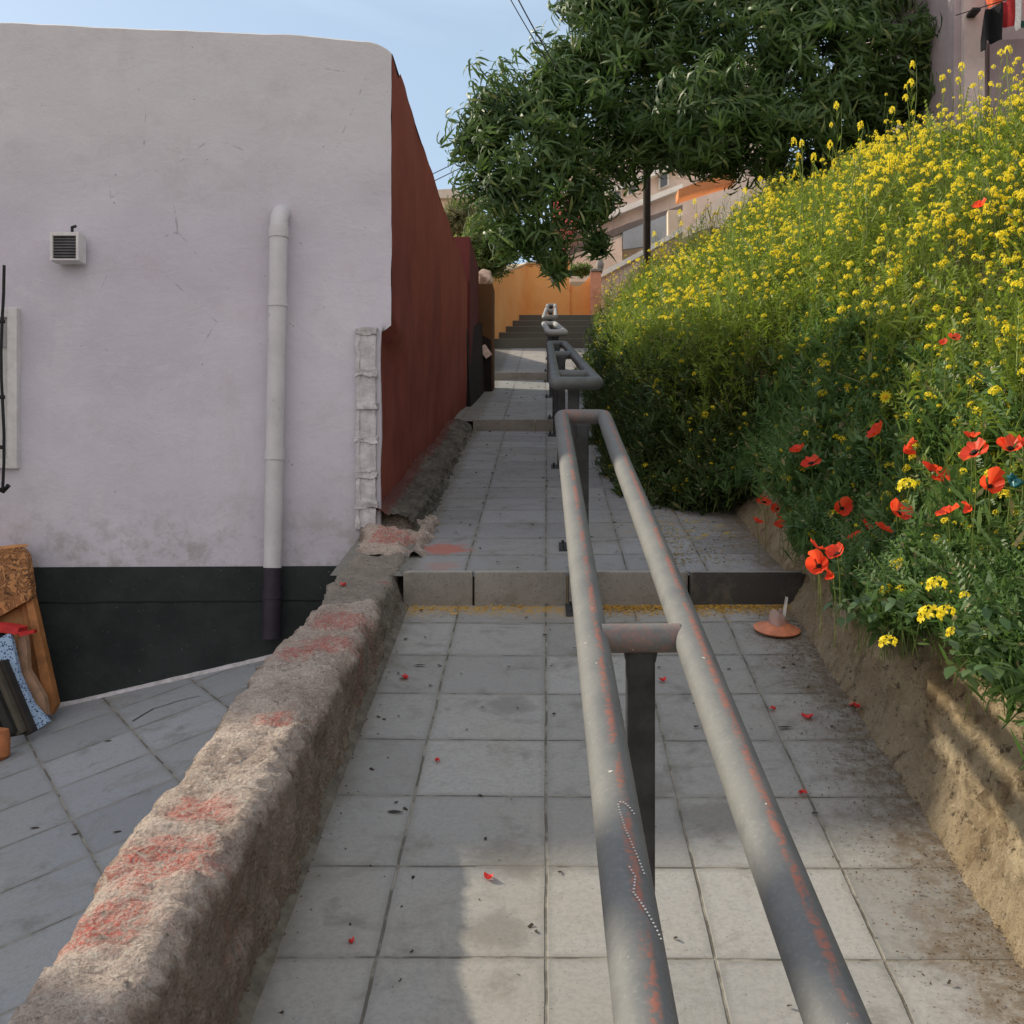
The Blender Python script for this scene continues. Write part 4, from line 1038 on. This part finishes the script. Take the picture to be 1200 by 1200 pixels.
slab('cornice', [(646,236),(646,232),(684,213),(684,217)], 25.5, .3, WHT, h2)
h3 = empty('cream_outbuilding', 'cream outbuilding with rounded wall top and terracotta coping behind the mustard', 'outbuilding', P(840, 290, 24))
slab('wall', [(795,330),(795,268),(815,262),(830,245),(850,225),(862,221),(874,226),(880,238),(882,330)], 24, 2.5, CREAM, h3)
slab('coping', [(795,232),(795,222),(840,205),(862,203),(862,212),(840,218)], 24.1, .5, TERRA, h3)
slab('gate_post', [(783,330),(783,246),(795,246),(795,330)], 23.9, .3, BEIGE, h3)
rs = empty('sloping_garden_wall', 'sloping cream garden wall rising to the right behind the salmon pillar', 'wall', P(740, 320, 23))
slab('wall', [(696,440),(696,326),(760,296),(800,272),(800,440)], 23, .25, PINK, rs)
slab('coping', [(702,326),(702,320),(760,289),(801,265),(801,271),(760,295)], 22.9, .4, WHT, rs)
h4 = empty('far_house', 'pale beige house far off between the red wall and the tree', 'house', P(535, 260, 34))
slab('wall', [(490,340),(490,232),(558,232),(558,340)], 34, 5, BEIGE, h4)
slab('roof', [(488,232),(488,224),(530,221),(562,232)], 33.8, 5.4, pal('far_roof', (.45,.40,.35)), h4)
for (x, y) in ((512,262),(530,258),(545,262)):
    f_ = slab('window', [(x, y), (x, y-12), (x+8, y-12), (x+8, y)], 33.93, .1, WHT, h4)
    m_ = MB(Vector(h4.location)); m_.prism([P(a, b, 33.9) for a, b in ((x+1.5, y-1.5), (x+1.5, y-10.5), (x+6.5, y-10.5), (x+6.5, y-1.5))], (0, .05, 0)); m_.build('pane', GLS, f_)
up = empty('utility_pole', 'dark wooden utility pole behind the mustard, seen under the tree', 'pole', P(758, 300, 19))
m_ = MB(Vector(up.location)); m_.tube([P(758, 330, 19), P(758, 200, 19), P(758, 60, 19)], .065, 10); m_.build('pole', plain('pole_wood', (.045,.035,.028), .9, obj=False), up, smooth=True)
# overhead wires
for (a, b, lb) in (((577,-60,13),(652,80,13),'right hand black overhead wire crossing the sky into the tree'),((566,-60,13),(646,80,13),'left hand thin overhead wire crossing the sky into the tree')):
    A = Vector(P(*a)); B = Vector(P(*b)); m_ = MB(); m_.tube([A.lerp(B, k/10)-Vector((0,0,.03*math.sin(math.pi*k/10))) for k in range(11)], .008 if 'right' in lb else .006, 6); tag(m_.build('overhead_wire', BLACK), lb, 'wire')
for dy, lb in ((0, 'upper faint wire low in the sky left of the tree'), (9, 'lower faint wire low in the sky left of the tree')):
    A = Vector(P(470, 222+dy, 30)); B = Vector(P(560, 178+dy, 30)); m_ = MB(); m_.tube([A, A.lerp(B, .5), B], .012, 5); tag(m_.build('overhead_wire', BLACK), lb, 'wire')

# upper right house and washing
h5 = empty('mauve_house', 'greyish mauve house wall at the top right behind hanging washing', 'house', P(1180, 60, 13.5))
MAU = pal('mauve_render', (.34,.28,.29)); MAU2 = pal('mauve_render_light', (.46,.38,.36))
slab('wall', [(1118,200),(1118,-200),(1420,-200),(1420,200)], 13.6, 4, MAU, h5)
slab('corner_pilaster', [(1130,200),(1130,-120),(1154,-120),(1154,200)], 13.5, .15, MAU2, h5)
slab('plinth', [(1160,200),(1160,48),(1420,30),(1420,200)], 13.53, .1, pal('mauve_dark', (.24,.19,.2)), h5)
X, Y, Z = P(1139, 17, 13.45); m_ = MB(Vector(h5.location)); m_.box(X-.05, X+.05, 13.3, 13.5, Z-.02, Z+.02, bev=.005); m_.build('bracket', BLACK, h5)
cl = MB(); cl.tube([P(1120, 18, 13.1), P(1175, 1, 13.1), P(1260, -20, 13.1)], .006, 6); tag(cl.build('clothes_line', BLACK), 'thin dark clothes line across the mauve house at top right', 'clothes line')
def cloth(name, pts, Yd, mat, lb, depth=.05):
    n = 14; L_ = Vector(P(*pts[0], Yd)); xs_ = [p[0] for p in pts]; m_ = MB(L_)
    bm = bmesh.new(); vs = [bm.verts.new(P(x, y, Yd)) for x, y in pts]; bm.faces.new(vs)
    bmesh.ops.triangulate(bm, faces=bm.faces); bmesh.ops.subdivide_edges(bm, edges=bm.edges, cuts=5, use_grid_fill=True)
    for v in bm.verts: v.co.y += depth*math.sin(v.co.x*38)+.02*math.sin(v.co.z*9+v.co.x*10)
    bm.verts.index_update(); m_.add([v.co for v in bm.verts], [[v.index for v in f.verts] for f in bm.faces]); bm.free()
    o = m_.build(name, mat, smooth=True); o.location = L_; tag(o, lb, 'garment', 'washing hung on the line'); return o
def fab(n, c): return plain(n, c, .9, .2, 20, .2)
cloth('hanging_shirt', [(1156,-8),(1152,-30),(1178,-38),(1176,2),(1158,11)], 13.25, fab('orange_cloth', (.75,.16,.06)), 'bright orange garment on the washing line, above the black one')
cloth('hanging_trousers', [(1153,13),(1174,4),(1175,47),(1163,50),(1158,46),(1154,50),(1153,61),(1149,61),(1149,48)], 13.05, fab('black_cloth', (.01,.01,.012)), 'black garment hanging lowest on the washing line')
cloth('hanging_shirt', [(1176,2),(1193,-6),(1190,30),(1185,33),(1176,31)], 13.1, fab('red_cloth', (.32,.02,.025)), 'dark red garment beside the black one on the washing line', .04)
cloth('hanging_towel', [(1190,-6),(1199,-9),(1195,34),(1190,37),(1188,32)], 12.98, fab('white_cloth', (.65,.65,.64)), 'narrow white cloth hanging right of the red garment', .01)
cloth('hanging_shirt', [(1200,-9),(1235,-20),(1235,22),(1200,25)], 13.06, fab('coral_cloth', (.6,.2,.15)), 'coral garment cut by the right edge of the view', .03)
cloth('hanging_sock', [(1196,24),(1210,24),(1210,34),(1196,33)], 13.2, fab('teal_cloth', (.04,.14,.12)), 'small dark teal cloth at the right edge below the coral garment', .01)

# ------------------------------------------------------------ terrain to the horizon
def terr(X, Y):
    r_ = np.where(X > 1.6, np.minimum(Gf(0)*0+G(np.clip(Y, -3, 22))+1.0+.12*np.clip(X-3, 0, 40), 60), 0)
    far = .06*np.clip(Y-24, 0, 200)
    left = -2.6 + .02*np.clip(Y, 0, 100)
    z = np.where(X > 8.9, G(np.clip(Y, -3, 22))+1.9+.1*(X-8.9), np.where(X > 1.5, G(np.clip(Y,-3,22))-.2, left))
    z = np.where(Y > 22.5, np.maximum(z, 3.5-3.5*sst(-1, -6, X)) + far*.6, z)
    return z
xs_ = np.concatenate([np.linspace(-400, -12, 14), np.linspace(-10, 16, 53), np.linspace(20, 400, 14)]); ys_ = np.concatenate([np.linspace(-200, -5, 8), np.linspace(-4, 40, 89), np.linspace(50, 900, 14)])
o = sheet('ground', terr, xs_, ys_, plain('hill_ground', (.16,.13,.085), 1., .35, .7, .5, obj=False)); tag(o, kind='structure')

# ------------------------------------------------------------ clutter against the house, left edge
def rotx(a): return Matrix.Rotation(R(a), 3, 'X')
def poly(name, pts, Yt, Yb, thick, mat, parent, y0, y1):
    """flat board given by photo outline, leaning: depth runs from Yt at y0 (top) to Yb at y1 (bottom)"""
    vs = []
    for x, y in pts:
        t = (y-y0)/(y1-y0); vs.append(P(x, y, Yt+(Yb-Yt)*t))
    L_ = Vector(parent.location) if parent else Vector(vs[0]); m_ = MB(L_); m_.prism(vs, (0, thick, 0)); o = m_.build(name, mat, parent)
    if not parent: o.location = L_
    return o
cm_ = Mt('carved_wood', .6, False); w1 = cm_.vor(22); w2_ = cm_.noise(14, 4, .6, dist=1.5)
cv = cm_.mix(cm_.mr(w2_, .4, .6), (.27,.12,.045), (.46,.22,.085)); cv = cm_.mix(cm_.mr(cm_.math('ABSOLUTE', cm_.math('SUBTRACT', w2_, .5)), .03, .01), cv, (.08,.035,.015))
CARV = cm_.done(cv, cm_.bump(w2_, .9, .02))
hb = empty('carved_headboard', 'carved brown wooden headboard leaning against the house wall', 'headboard', P(20, 850, 5.5))
poly('top_rail', [(-70,690),(-70,655),(-30,648),(22,641),(30,650),(36,690),(36,702),(0,722),(-70,745)], 5.62, 5.62, .06, CARV, hb, 640, 850)
poly('stile', [(29,700),(37,696),(66,826),(60,838),(54,834)], 5.66, 5.60, .05, WOOD, hb, 640, 850)
poly('stile', [(24,706),(29,702),(52,826),(46,832)], 5.69, 5.63, .04, WOOD, hb, 640, 850)
poly('panel', [(-70,745),(24,708),(46,830),(-70,850)], 5.71, 5.68, .02, WOODL, hb, 640, 850)
poly('top_ledge', [(-70,655),(-70,648),(20,638),(24,641),(-30,648)], 5.66, 5.66, .1, WOODL, hb, 640, 850)
bm_ = Mt('blue_speckled_cloth', .8, False); vv = bm_.vor(85); vn = bm_.noise(60, 3)
BLUE = bm_.done(bm_.mix(bm_.mr(vv, .30, .42), bm_.mix(bm_.mr(vn, .45, .55), (.02,.035,.10), (.05,.09,.22)), (.30,.42,.58)), bm_.bump(vn, .3, .004))
o = poly('patterned_board', [(4,745),(12,742),(22,790),(38,825),(57,846),(40,858),(22,840),(8,812),(-4,780),(-4,750)], 5.5, 5.42, .03, BLUE, None, 740, 860); tag(o, 'blue speckled board leaning in front of the headboard', 'board')
o = poly('cushion_piece', [(20,748),(28,743),(31,752),(33,785),(42,800),(52,818),(55,838),(46,830),(34,818),(24,795),(22,770)], 5.56, 5.5, .04, plain('tan_leather', (.32,.2,.13), .55, .25, 14), None, 740, 860); tag(o, 'curved tan leather piece between the blue board and the headboard', 'furniture piece')
o = poly('red_box', [(-40,740),(-40,728),(8,733),(22,736),(20,744),(0,741)], 5.5, 5.5, .1, plain('red_card', (.5,.03,.03), .6), None, 720, 860); tag(o, 'flat bright red box lying on top of the leaning boards', 'box')
o = poly('red_strip', [(20,741),(40,738),(40,742),(24,746)], 5.45, 5.45, .03, plain('red_plastic', (.45,.02,.02), .5), None, 720, 860); tag(o, 'thin red strip sticking out across the headboard', 'strip')
for k, (dx, cl_, lb) in enumerate(((0, (.03,.025,.02), 'dark board nearest the blue one in the leaning stack'), (-11, (.09,.08,.06), 'brownish grey board in the middle of the leaning stack'), (-22, (.02,.02,.018), 'black board farthest left in the leaning stack'))):
    o = poly('leaning_board', [(-4+dx,775),(3+dx,775),(38+dx,858),(30+dx,863)], 5.42-.04*k, 5.36-.04*k, .06, plain('board_%s' % ('abc'[k]), cl_, .7), None, 770, 865); tag(o, lb, 'board', 'boards leaning in a stack at the left edge')
o = poly('backing_sheet', [(-70,742),(4,742),(10,800),(40,850),(30,866),(-70,880)], 5.53, 5.50, .02, plain('dark_felt', (.012,.012,.012), .9), None, 740, 860); tag(o, 'black sheet standing behind the stack of boards', 'sheet')
X, Y, Z = P(-2, 874, 5.2); m_ = MB((X, Y, Z)); m_.lathe((X, Y, Z-.07), [(.03, 0), (.05, .02), (.052, .1), (.045, .14), (.01, .15)], 18); o = m_.build('clay_pot', plain('terracotta_pot', (.4,.15,.06), .8), smooth=True); o.location = (X, Y, ST(X, Y)+.07); tag(o, 'small terracotta pot on the street slabs at the left edge', 'pot')

# ------------------------------------------------------------ things lying on the path
def on_path(x, y):
    for (a, b, s_, h) in TR:
        Y = F*h/(y-600+F*s_)
        if a <= Y <= b: return Vector(((x-640)/F*Y, Y, s_*Y-h))
    return None
PET = leafmat('fallen_petals', (.65,.03,.03), (.8,.06,.06), .2, .5)
random.seed(8)
pl_ = [(473,796,12,'red petal near the kerb, left of all the others'),(573,1031,13,'red petal in the middle of the nearest tiles'),(411,1107,8,'small red petal close to the parapet foot'),(513,894,7,'tiny dark red petal on the left tiles half way to the kerb'),(776,799,10,'red petal right of the handrail post'),(905,833,9,'small red petal left of the pair near the tan wall'),(946,842,14,'larger red petal near the tan wall'),(1024,840,16,'red petal lying against the foot of the tan wall'),(941,932,12,'torn red petal on the tile joint at right'),(400,707,9,'small red petal fallen on the smooth parapet top')]
for x, y, s_, lb in pl_:
    p_ = on_path(x, y)
    if y == 707: p_ = Vector(P(x, y, 4.93)); p_.z = -.785+.179*(4.93-2.33)-.012+.006; p_.x = -.9+.01
    if x == 1024: p_ = Vector((1.1, 4.02, Gf(4.02)+.02))
    w = s_*p_.y/F*.5; V = []; nn_ = 5
    for i in range(nn_):
        for j in range(nn_):
            u, v = i/(nn_-1)*2-1, j/(nn_-1)*2-1; k = 1-.35*v*v*abs(u); V.append((u*w*k, v*w*.9*math.sqrt(max(.15, 1-u*u*.8)), .008*(u*u)+.004*math.sin(v*4)+.004))
    V = np.array(V); i_ = np.arange(nn_-1)[None] + (np.arange(nn_-1)*nn_)[:, None]
    o = npmesh('poppy_petal', V, np.stack([i_, i_+1, i_+1+nn_, i_+nn_], -1).reshape(-1, 4), PET, smooth=True); o.location = p_+Vector((0,0,.004)); o.rotation_euler = (R(13), 0, random.uniform(0, 6)); tag(o, lb, 'petal', 'fallen poppy petals')
# loose litter as one mass: flakes along the right wall, yellow bits at the kerb
fl = np.array([(-.5,-.28,0),(.5,-.22,.1),(.45,.3,0),(-.4,.25,.12)], float); ff = np.array([(0,1,2,3)])
def flakes(name, X, Y, s_, mat, lb):
    n = len(X); Z = G(Y)+.004; d = np.stack([rng.normal(0,.25,n), rng.normal(-.2,.25,n), np.ones(n)], 1)
    V, Fq = inst(fl, ff, rotmats(d, rng.uniform(0,6.28,n), s_), np.stack([X, Y, Z], 1)); tag(npmesh(name, V, Fq, mat), lb, 'litter', kind='stuff')
n = 3000; X = 1.15-np.abs(rng.gamma(1.2, .10, n)); Y = rng.uniform(2.0, 5.18, n); ok = X > .35
flakes('leaf_litter', X[ok], Y[ok], rng.uniform(.003, .009, n)[ok], leafmat('litter_brown', (.05,.033,.02), (.22,.15,.09), .1, .9), 'dark crumbs of soil and leaf litter along the foot of the tan wall')
n = 1500; X = np.concatenate([rng.uniform(.15, 1.1, n), rng.uniform(-.66, -.1, 150)]); Y = 5.19-np.abs(rng.gamma(1.3, .035, n+150)); ok = Y > 4.7
flakes('petal_litter', X[ok], Y[ok], rng.uniform(.006, .015, n+150)[ok], leafmat('litter_yellow', (.35,.17,.03), (.7,.45,.08), .2, .8), 'yellow brown petal litter drifted against the first kerb')
n = 420; X = rng.uniform(-.66, 1.1, n); Y = rng.uniform(2.3, 14.9, n)
flakes('twig_litter', X, Y, rng.uniform(.004, .015, n)*(1+.1*Y), leafmat('litter_dark', (.02,.016,.012), (.06,.045,.03), 0., .9), 'scattered dark leaf crumbs on the tiles')
n = 900; X = -.68+np.abs(rng.gamma(1.2, .02, n)); Y = rng.uniform(2.0, 10.3, n)
flakes('edge_litter', X, Y, rng.uniform(.004, .011, n), leafmat('litter_edge', (.03,.022,.015), (.12,.09,.05), 0., .9), 'crumbs of dirt along the foot of the parapet and curb')
n = 1100; X = .55+np.abs(rng.gamma(1.5,.15,n)); Y = 5.35+np.abs(rng.gamma(1.5,.6,n)); ok = (X < 1.15)&(Y < 9)
flakes('shade_litter', X[ok], Y[ok], rng.uniform(.006,.016,n)[ok], leafmat('litter_mixed', (.05,.04,.02), (.45,.30,.06), .1, .9), 'yellow and brown litter under the overhanging bushes')
# a few dry leaves on the street, twig on the path
DRY = plain('dry_leaf', (.05,.04,.03), .9); 
for k, (x, y, lb, gp) in enumerate(((122,870,'dark dry leaf on the street slabs nearest the house', 0),(132,977,'dark dry leaf in the middle of the street slabs', 0),(35,972,'dark dry leaf low on the street slabs at left', 0),(83,980,'dry leaf on the slabs left of the parapet', 0),(581,734,'long dark twig on the tiles below the first kerb', 1),(485,781,'small curled dark leaf left on the tiles below the kerb', 1),(454,1003-50,'thin dark leaf beside the left joint of the tiles', 1),(912,854,'curled olive leaf near the tan wall', 1))):
    p_ = on_path(x, y) if gp else on_street(x, y); TV, TF = template([leaf_quads((0,0,0), (1, .2, .1), .05 if k != 4 else .14, .016 if k != 4 else .008, .08, 3)])
    o = npmesh('dry_leaf' if k != 4 else 'twig', TV, TF, DRY); o.location = p_+Vector((0,0,.006)); o.rotation_euler = (R(8), 0, random.uniform(-.4, .4)); tag(o, lb, 'leaf' if k != 4 else 'twig')
# crumpled tan leaf
X, Y, Z = on_path(993, 828); TV, TF = template([leaf_quads((0,0,.01), (1, -.4, .3), .08, .035, .15, 3), leaf_quads((.01,0,.01), (.7, .6, .4), .05, .03, .2, 3)])
o = npmesh('dry_leaf', TV, TF, plain('tan_leaf', (.42,.28,.15), .8)); o.location = (X, Y, Z); tag(o, 'crumpled tan dry leaf near the foot of the tan wall', 'leaf')
# orange disc with torn clear cup
p_ = on_path(910, 741); oc = empty('crushed_cup', 'crushed clear cup standing in an orange disc at the right end of the first kerb', 'litter', p_)
m_ = MB(); m_.lathe((0,0,.012), [(.098, 0), (.101, .006), (.09, .011), (.06, .022), (.045, .03), (.02, .034)], 28); o = m_.build('disc', plain('orange_plastic', (.62,.22,.11), .45, .2, 20), oc, smooth=True); o.rotation_euler = (R(13), R(3), 0)
gm = Mt('cloudy_plastic', .3, True); gm.b.inputs['Transmission Weight'].default_value = .5; gm.b.inputs['Alpha'].default_value = .75; GM = gm.done((.65,.5,.44))
m_ = MB(); V = []; n = 18
for i in range(6):
    for k in range(n):
        a = k*2*math.pi/n; r_ = .05-.005*i+.007*math.sin(3*a+i)+.004*math.sin(7*a); V.append((r_*math.cos(a), r_*math.sin(a), .03+i*.012+.012*math.sin(2*a)*i/5))
V = np.array(V); i_ = (np.arange(5)*n)[:, None]; k_ = np.arange(n)[None]; kk = (k_+1) % n
npmesh('cup', V, np.stack([i_+k_, i_+kk, i_+n+kk, i_+n+k_], -1).reshape(-1, 4), GM, oc, smooth=True)
m_ = MB(); m_.add([(.02,-.01,.06), (.035,-.01,.06), (.05,0,.15), (.038,0,.155), (.03,.0,.11)], [(0,1,2,3,4)]); m_.build('torn_flap', plain('pale_film', (.5,.47,.43), .4), oc)
# ------------------------------------------------------------ unseen pole, added to cast a shadow band across the handrail
sp_ = empty('added_shadow_pole', 'unseen grey pole added left of the view to shadow the handrail', 'pole', (-4.0, 3.47, ST(-4.0, 3.47)))
m_ = MB(); m_.tube([(0,0,-.1), (0,0,3), (0,0,6)], .115, 14); m_.build('pole', plain('grey_pole_paint', (.3,.3,.3), .6), sp_, smooth=True)
m_ = MB(); m_.lathe((0,0,-.05), [(.16, 0), (.16, .3), (.12, .36)], 14); m_.build('base', plain('pole_base', (.25,.25,.25), .7), sp_, smooth=True)

# ------------------------------------------------------------ camera, light, sky
cam = bpy.data.cameras.new('camera'); co = bpy.data.objects.new('camera', cam); COL.objects.link(co)
co.rotation_euler = (R(90), 0, 0); cam.sensor_width = 36; cam.lens = 36*F/1200; cam.shift_x = -40/1200; cam.clip_start = .05; cam.clip_end = 3000
sc.camera = co
sd = Vector((-1, .504, .69)).normalized()
sun = bpy.data.lights.new('sun', 'SUN'); so = bpy.data.objects.new('sun', sun); COL.objects.link(so)
sun.energy = 5.0; sun.angle = R(1.3); sun.color = (1., .89, .70)
so.rotation_mode = 'QUATERNION'; so.rotation_quaternion = sd.to_track_quat('Z', 'Y'); so.location = sd*30
w = bpy.data.worlds.new('World'); sc.world = w; w.use_nodes = True; nt = w.node_tree; bg = nt.nodes['Background']
sky = nt.nodes.new('ShaderNodeTexSky'); sky.sky_type = 'NISHITA'; sky.sun_disc = False; sky.sun_elevation = math.asin(sd.z); sky.sun_rotation = math.atan2(sd.x, sd.y)
sky.air_density = 1.0; sky.dust_density = 1.2; sky.ozone_density = 1.5
tc = nt.nodes.new('ShaderNodeTexCoord'); mp_ = nt.nodes.new('ShaderNodeMapping'); mp_.inputs['Scale'].default_value = (1.2, 1.2, 5)
nz2 = nt.nodes.new('ShaderNodeTexNoise'); nz2.inputs['Scale'].default_value = 2.6; nz2.inputs['Detail'].default_value = 7; nz2.inputs['Distortion'].default_value = .6
nt.links.new(tc.outputs['Generated'], mp_.inputs[0]); nt.links.new(mp_.outputs[0], nz2.inputs['Vector'])
rg = nt.nodes.new('ShaderNodeMapRange'); rg.interpolation_type = 'SMOOTHSTEP'; nt.links.new(nz2.outputs[0], rg.inputs[0]); rg.inputs[1].default_value = .42; rg.inputs[2].default_value = .75; rg.inputs[3].default_value = .5; rg.inputs[4].default_value = .95
mx = nt.nodes.new('ShaderNodeMix'); mx.data_type = 'RGBA'; nt.links.new(rg.outputs[0], mx.inputs[0]); nt.links.new(sky.outputs[0], mx.inputs[6]); mx.inputs[7].default_value = (4.2, 5.3, 6.3, 1)
sx = nt.nodes.new('ShaderNodeSeparateXYZ'); nt.links.new(tc.outputs['Generated'], sx.inputs[0])
rb = nt.nodes.new('ShaderNodeMapRange'); rb.interpolation_type = 'SMOOTHSTEP'; nt.links.new(sx.outputs[1], rb.inputs[0]); rb.inputs[1].default_value = .25; rb.inputs[2].default_value = -.55; rb.inputs[4].default_value = .95
mx2 = nt.nodes.new('ShaderNodeMix'); mx2.data_type = 'RGBA'; nt.links.new(rb.outputs[0], mx2.inputs[0]); nt.links.new(mx.outputs[2], mx2.inputs[6]); mx2.inputs[7].default_value = (7.0, 6.6, 6.6, 1)  # warm brightening added behind the camera as fill for front-facing surfaces
nt.links.new(mx2.outputs[2], bg.inputs[0]); bg.inputs[1].default_value = .15
sc.view_settings.view_transform = 'Standard'; sc.view_settings.look = 'None'; sc.view_settings.exposure = 0
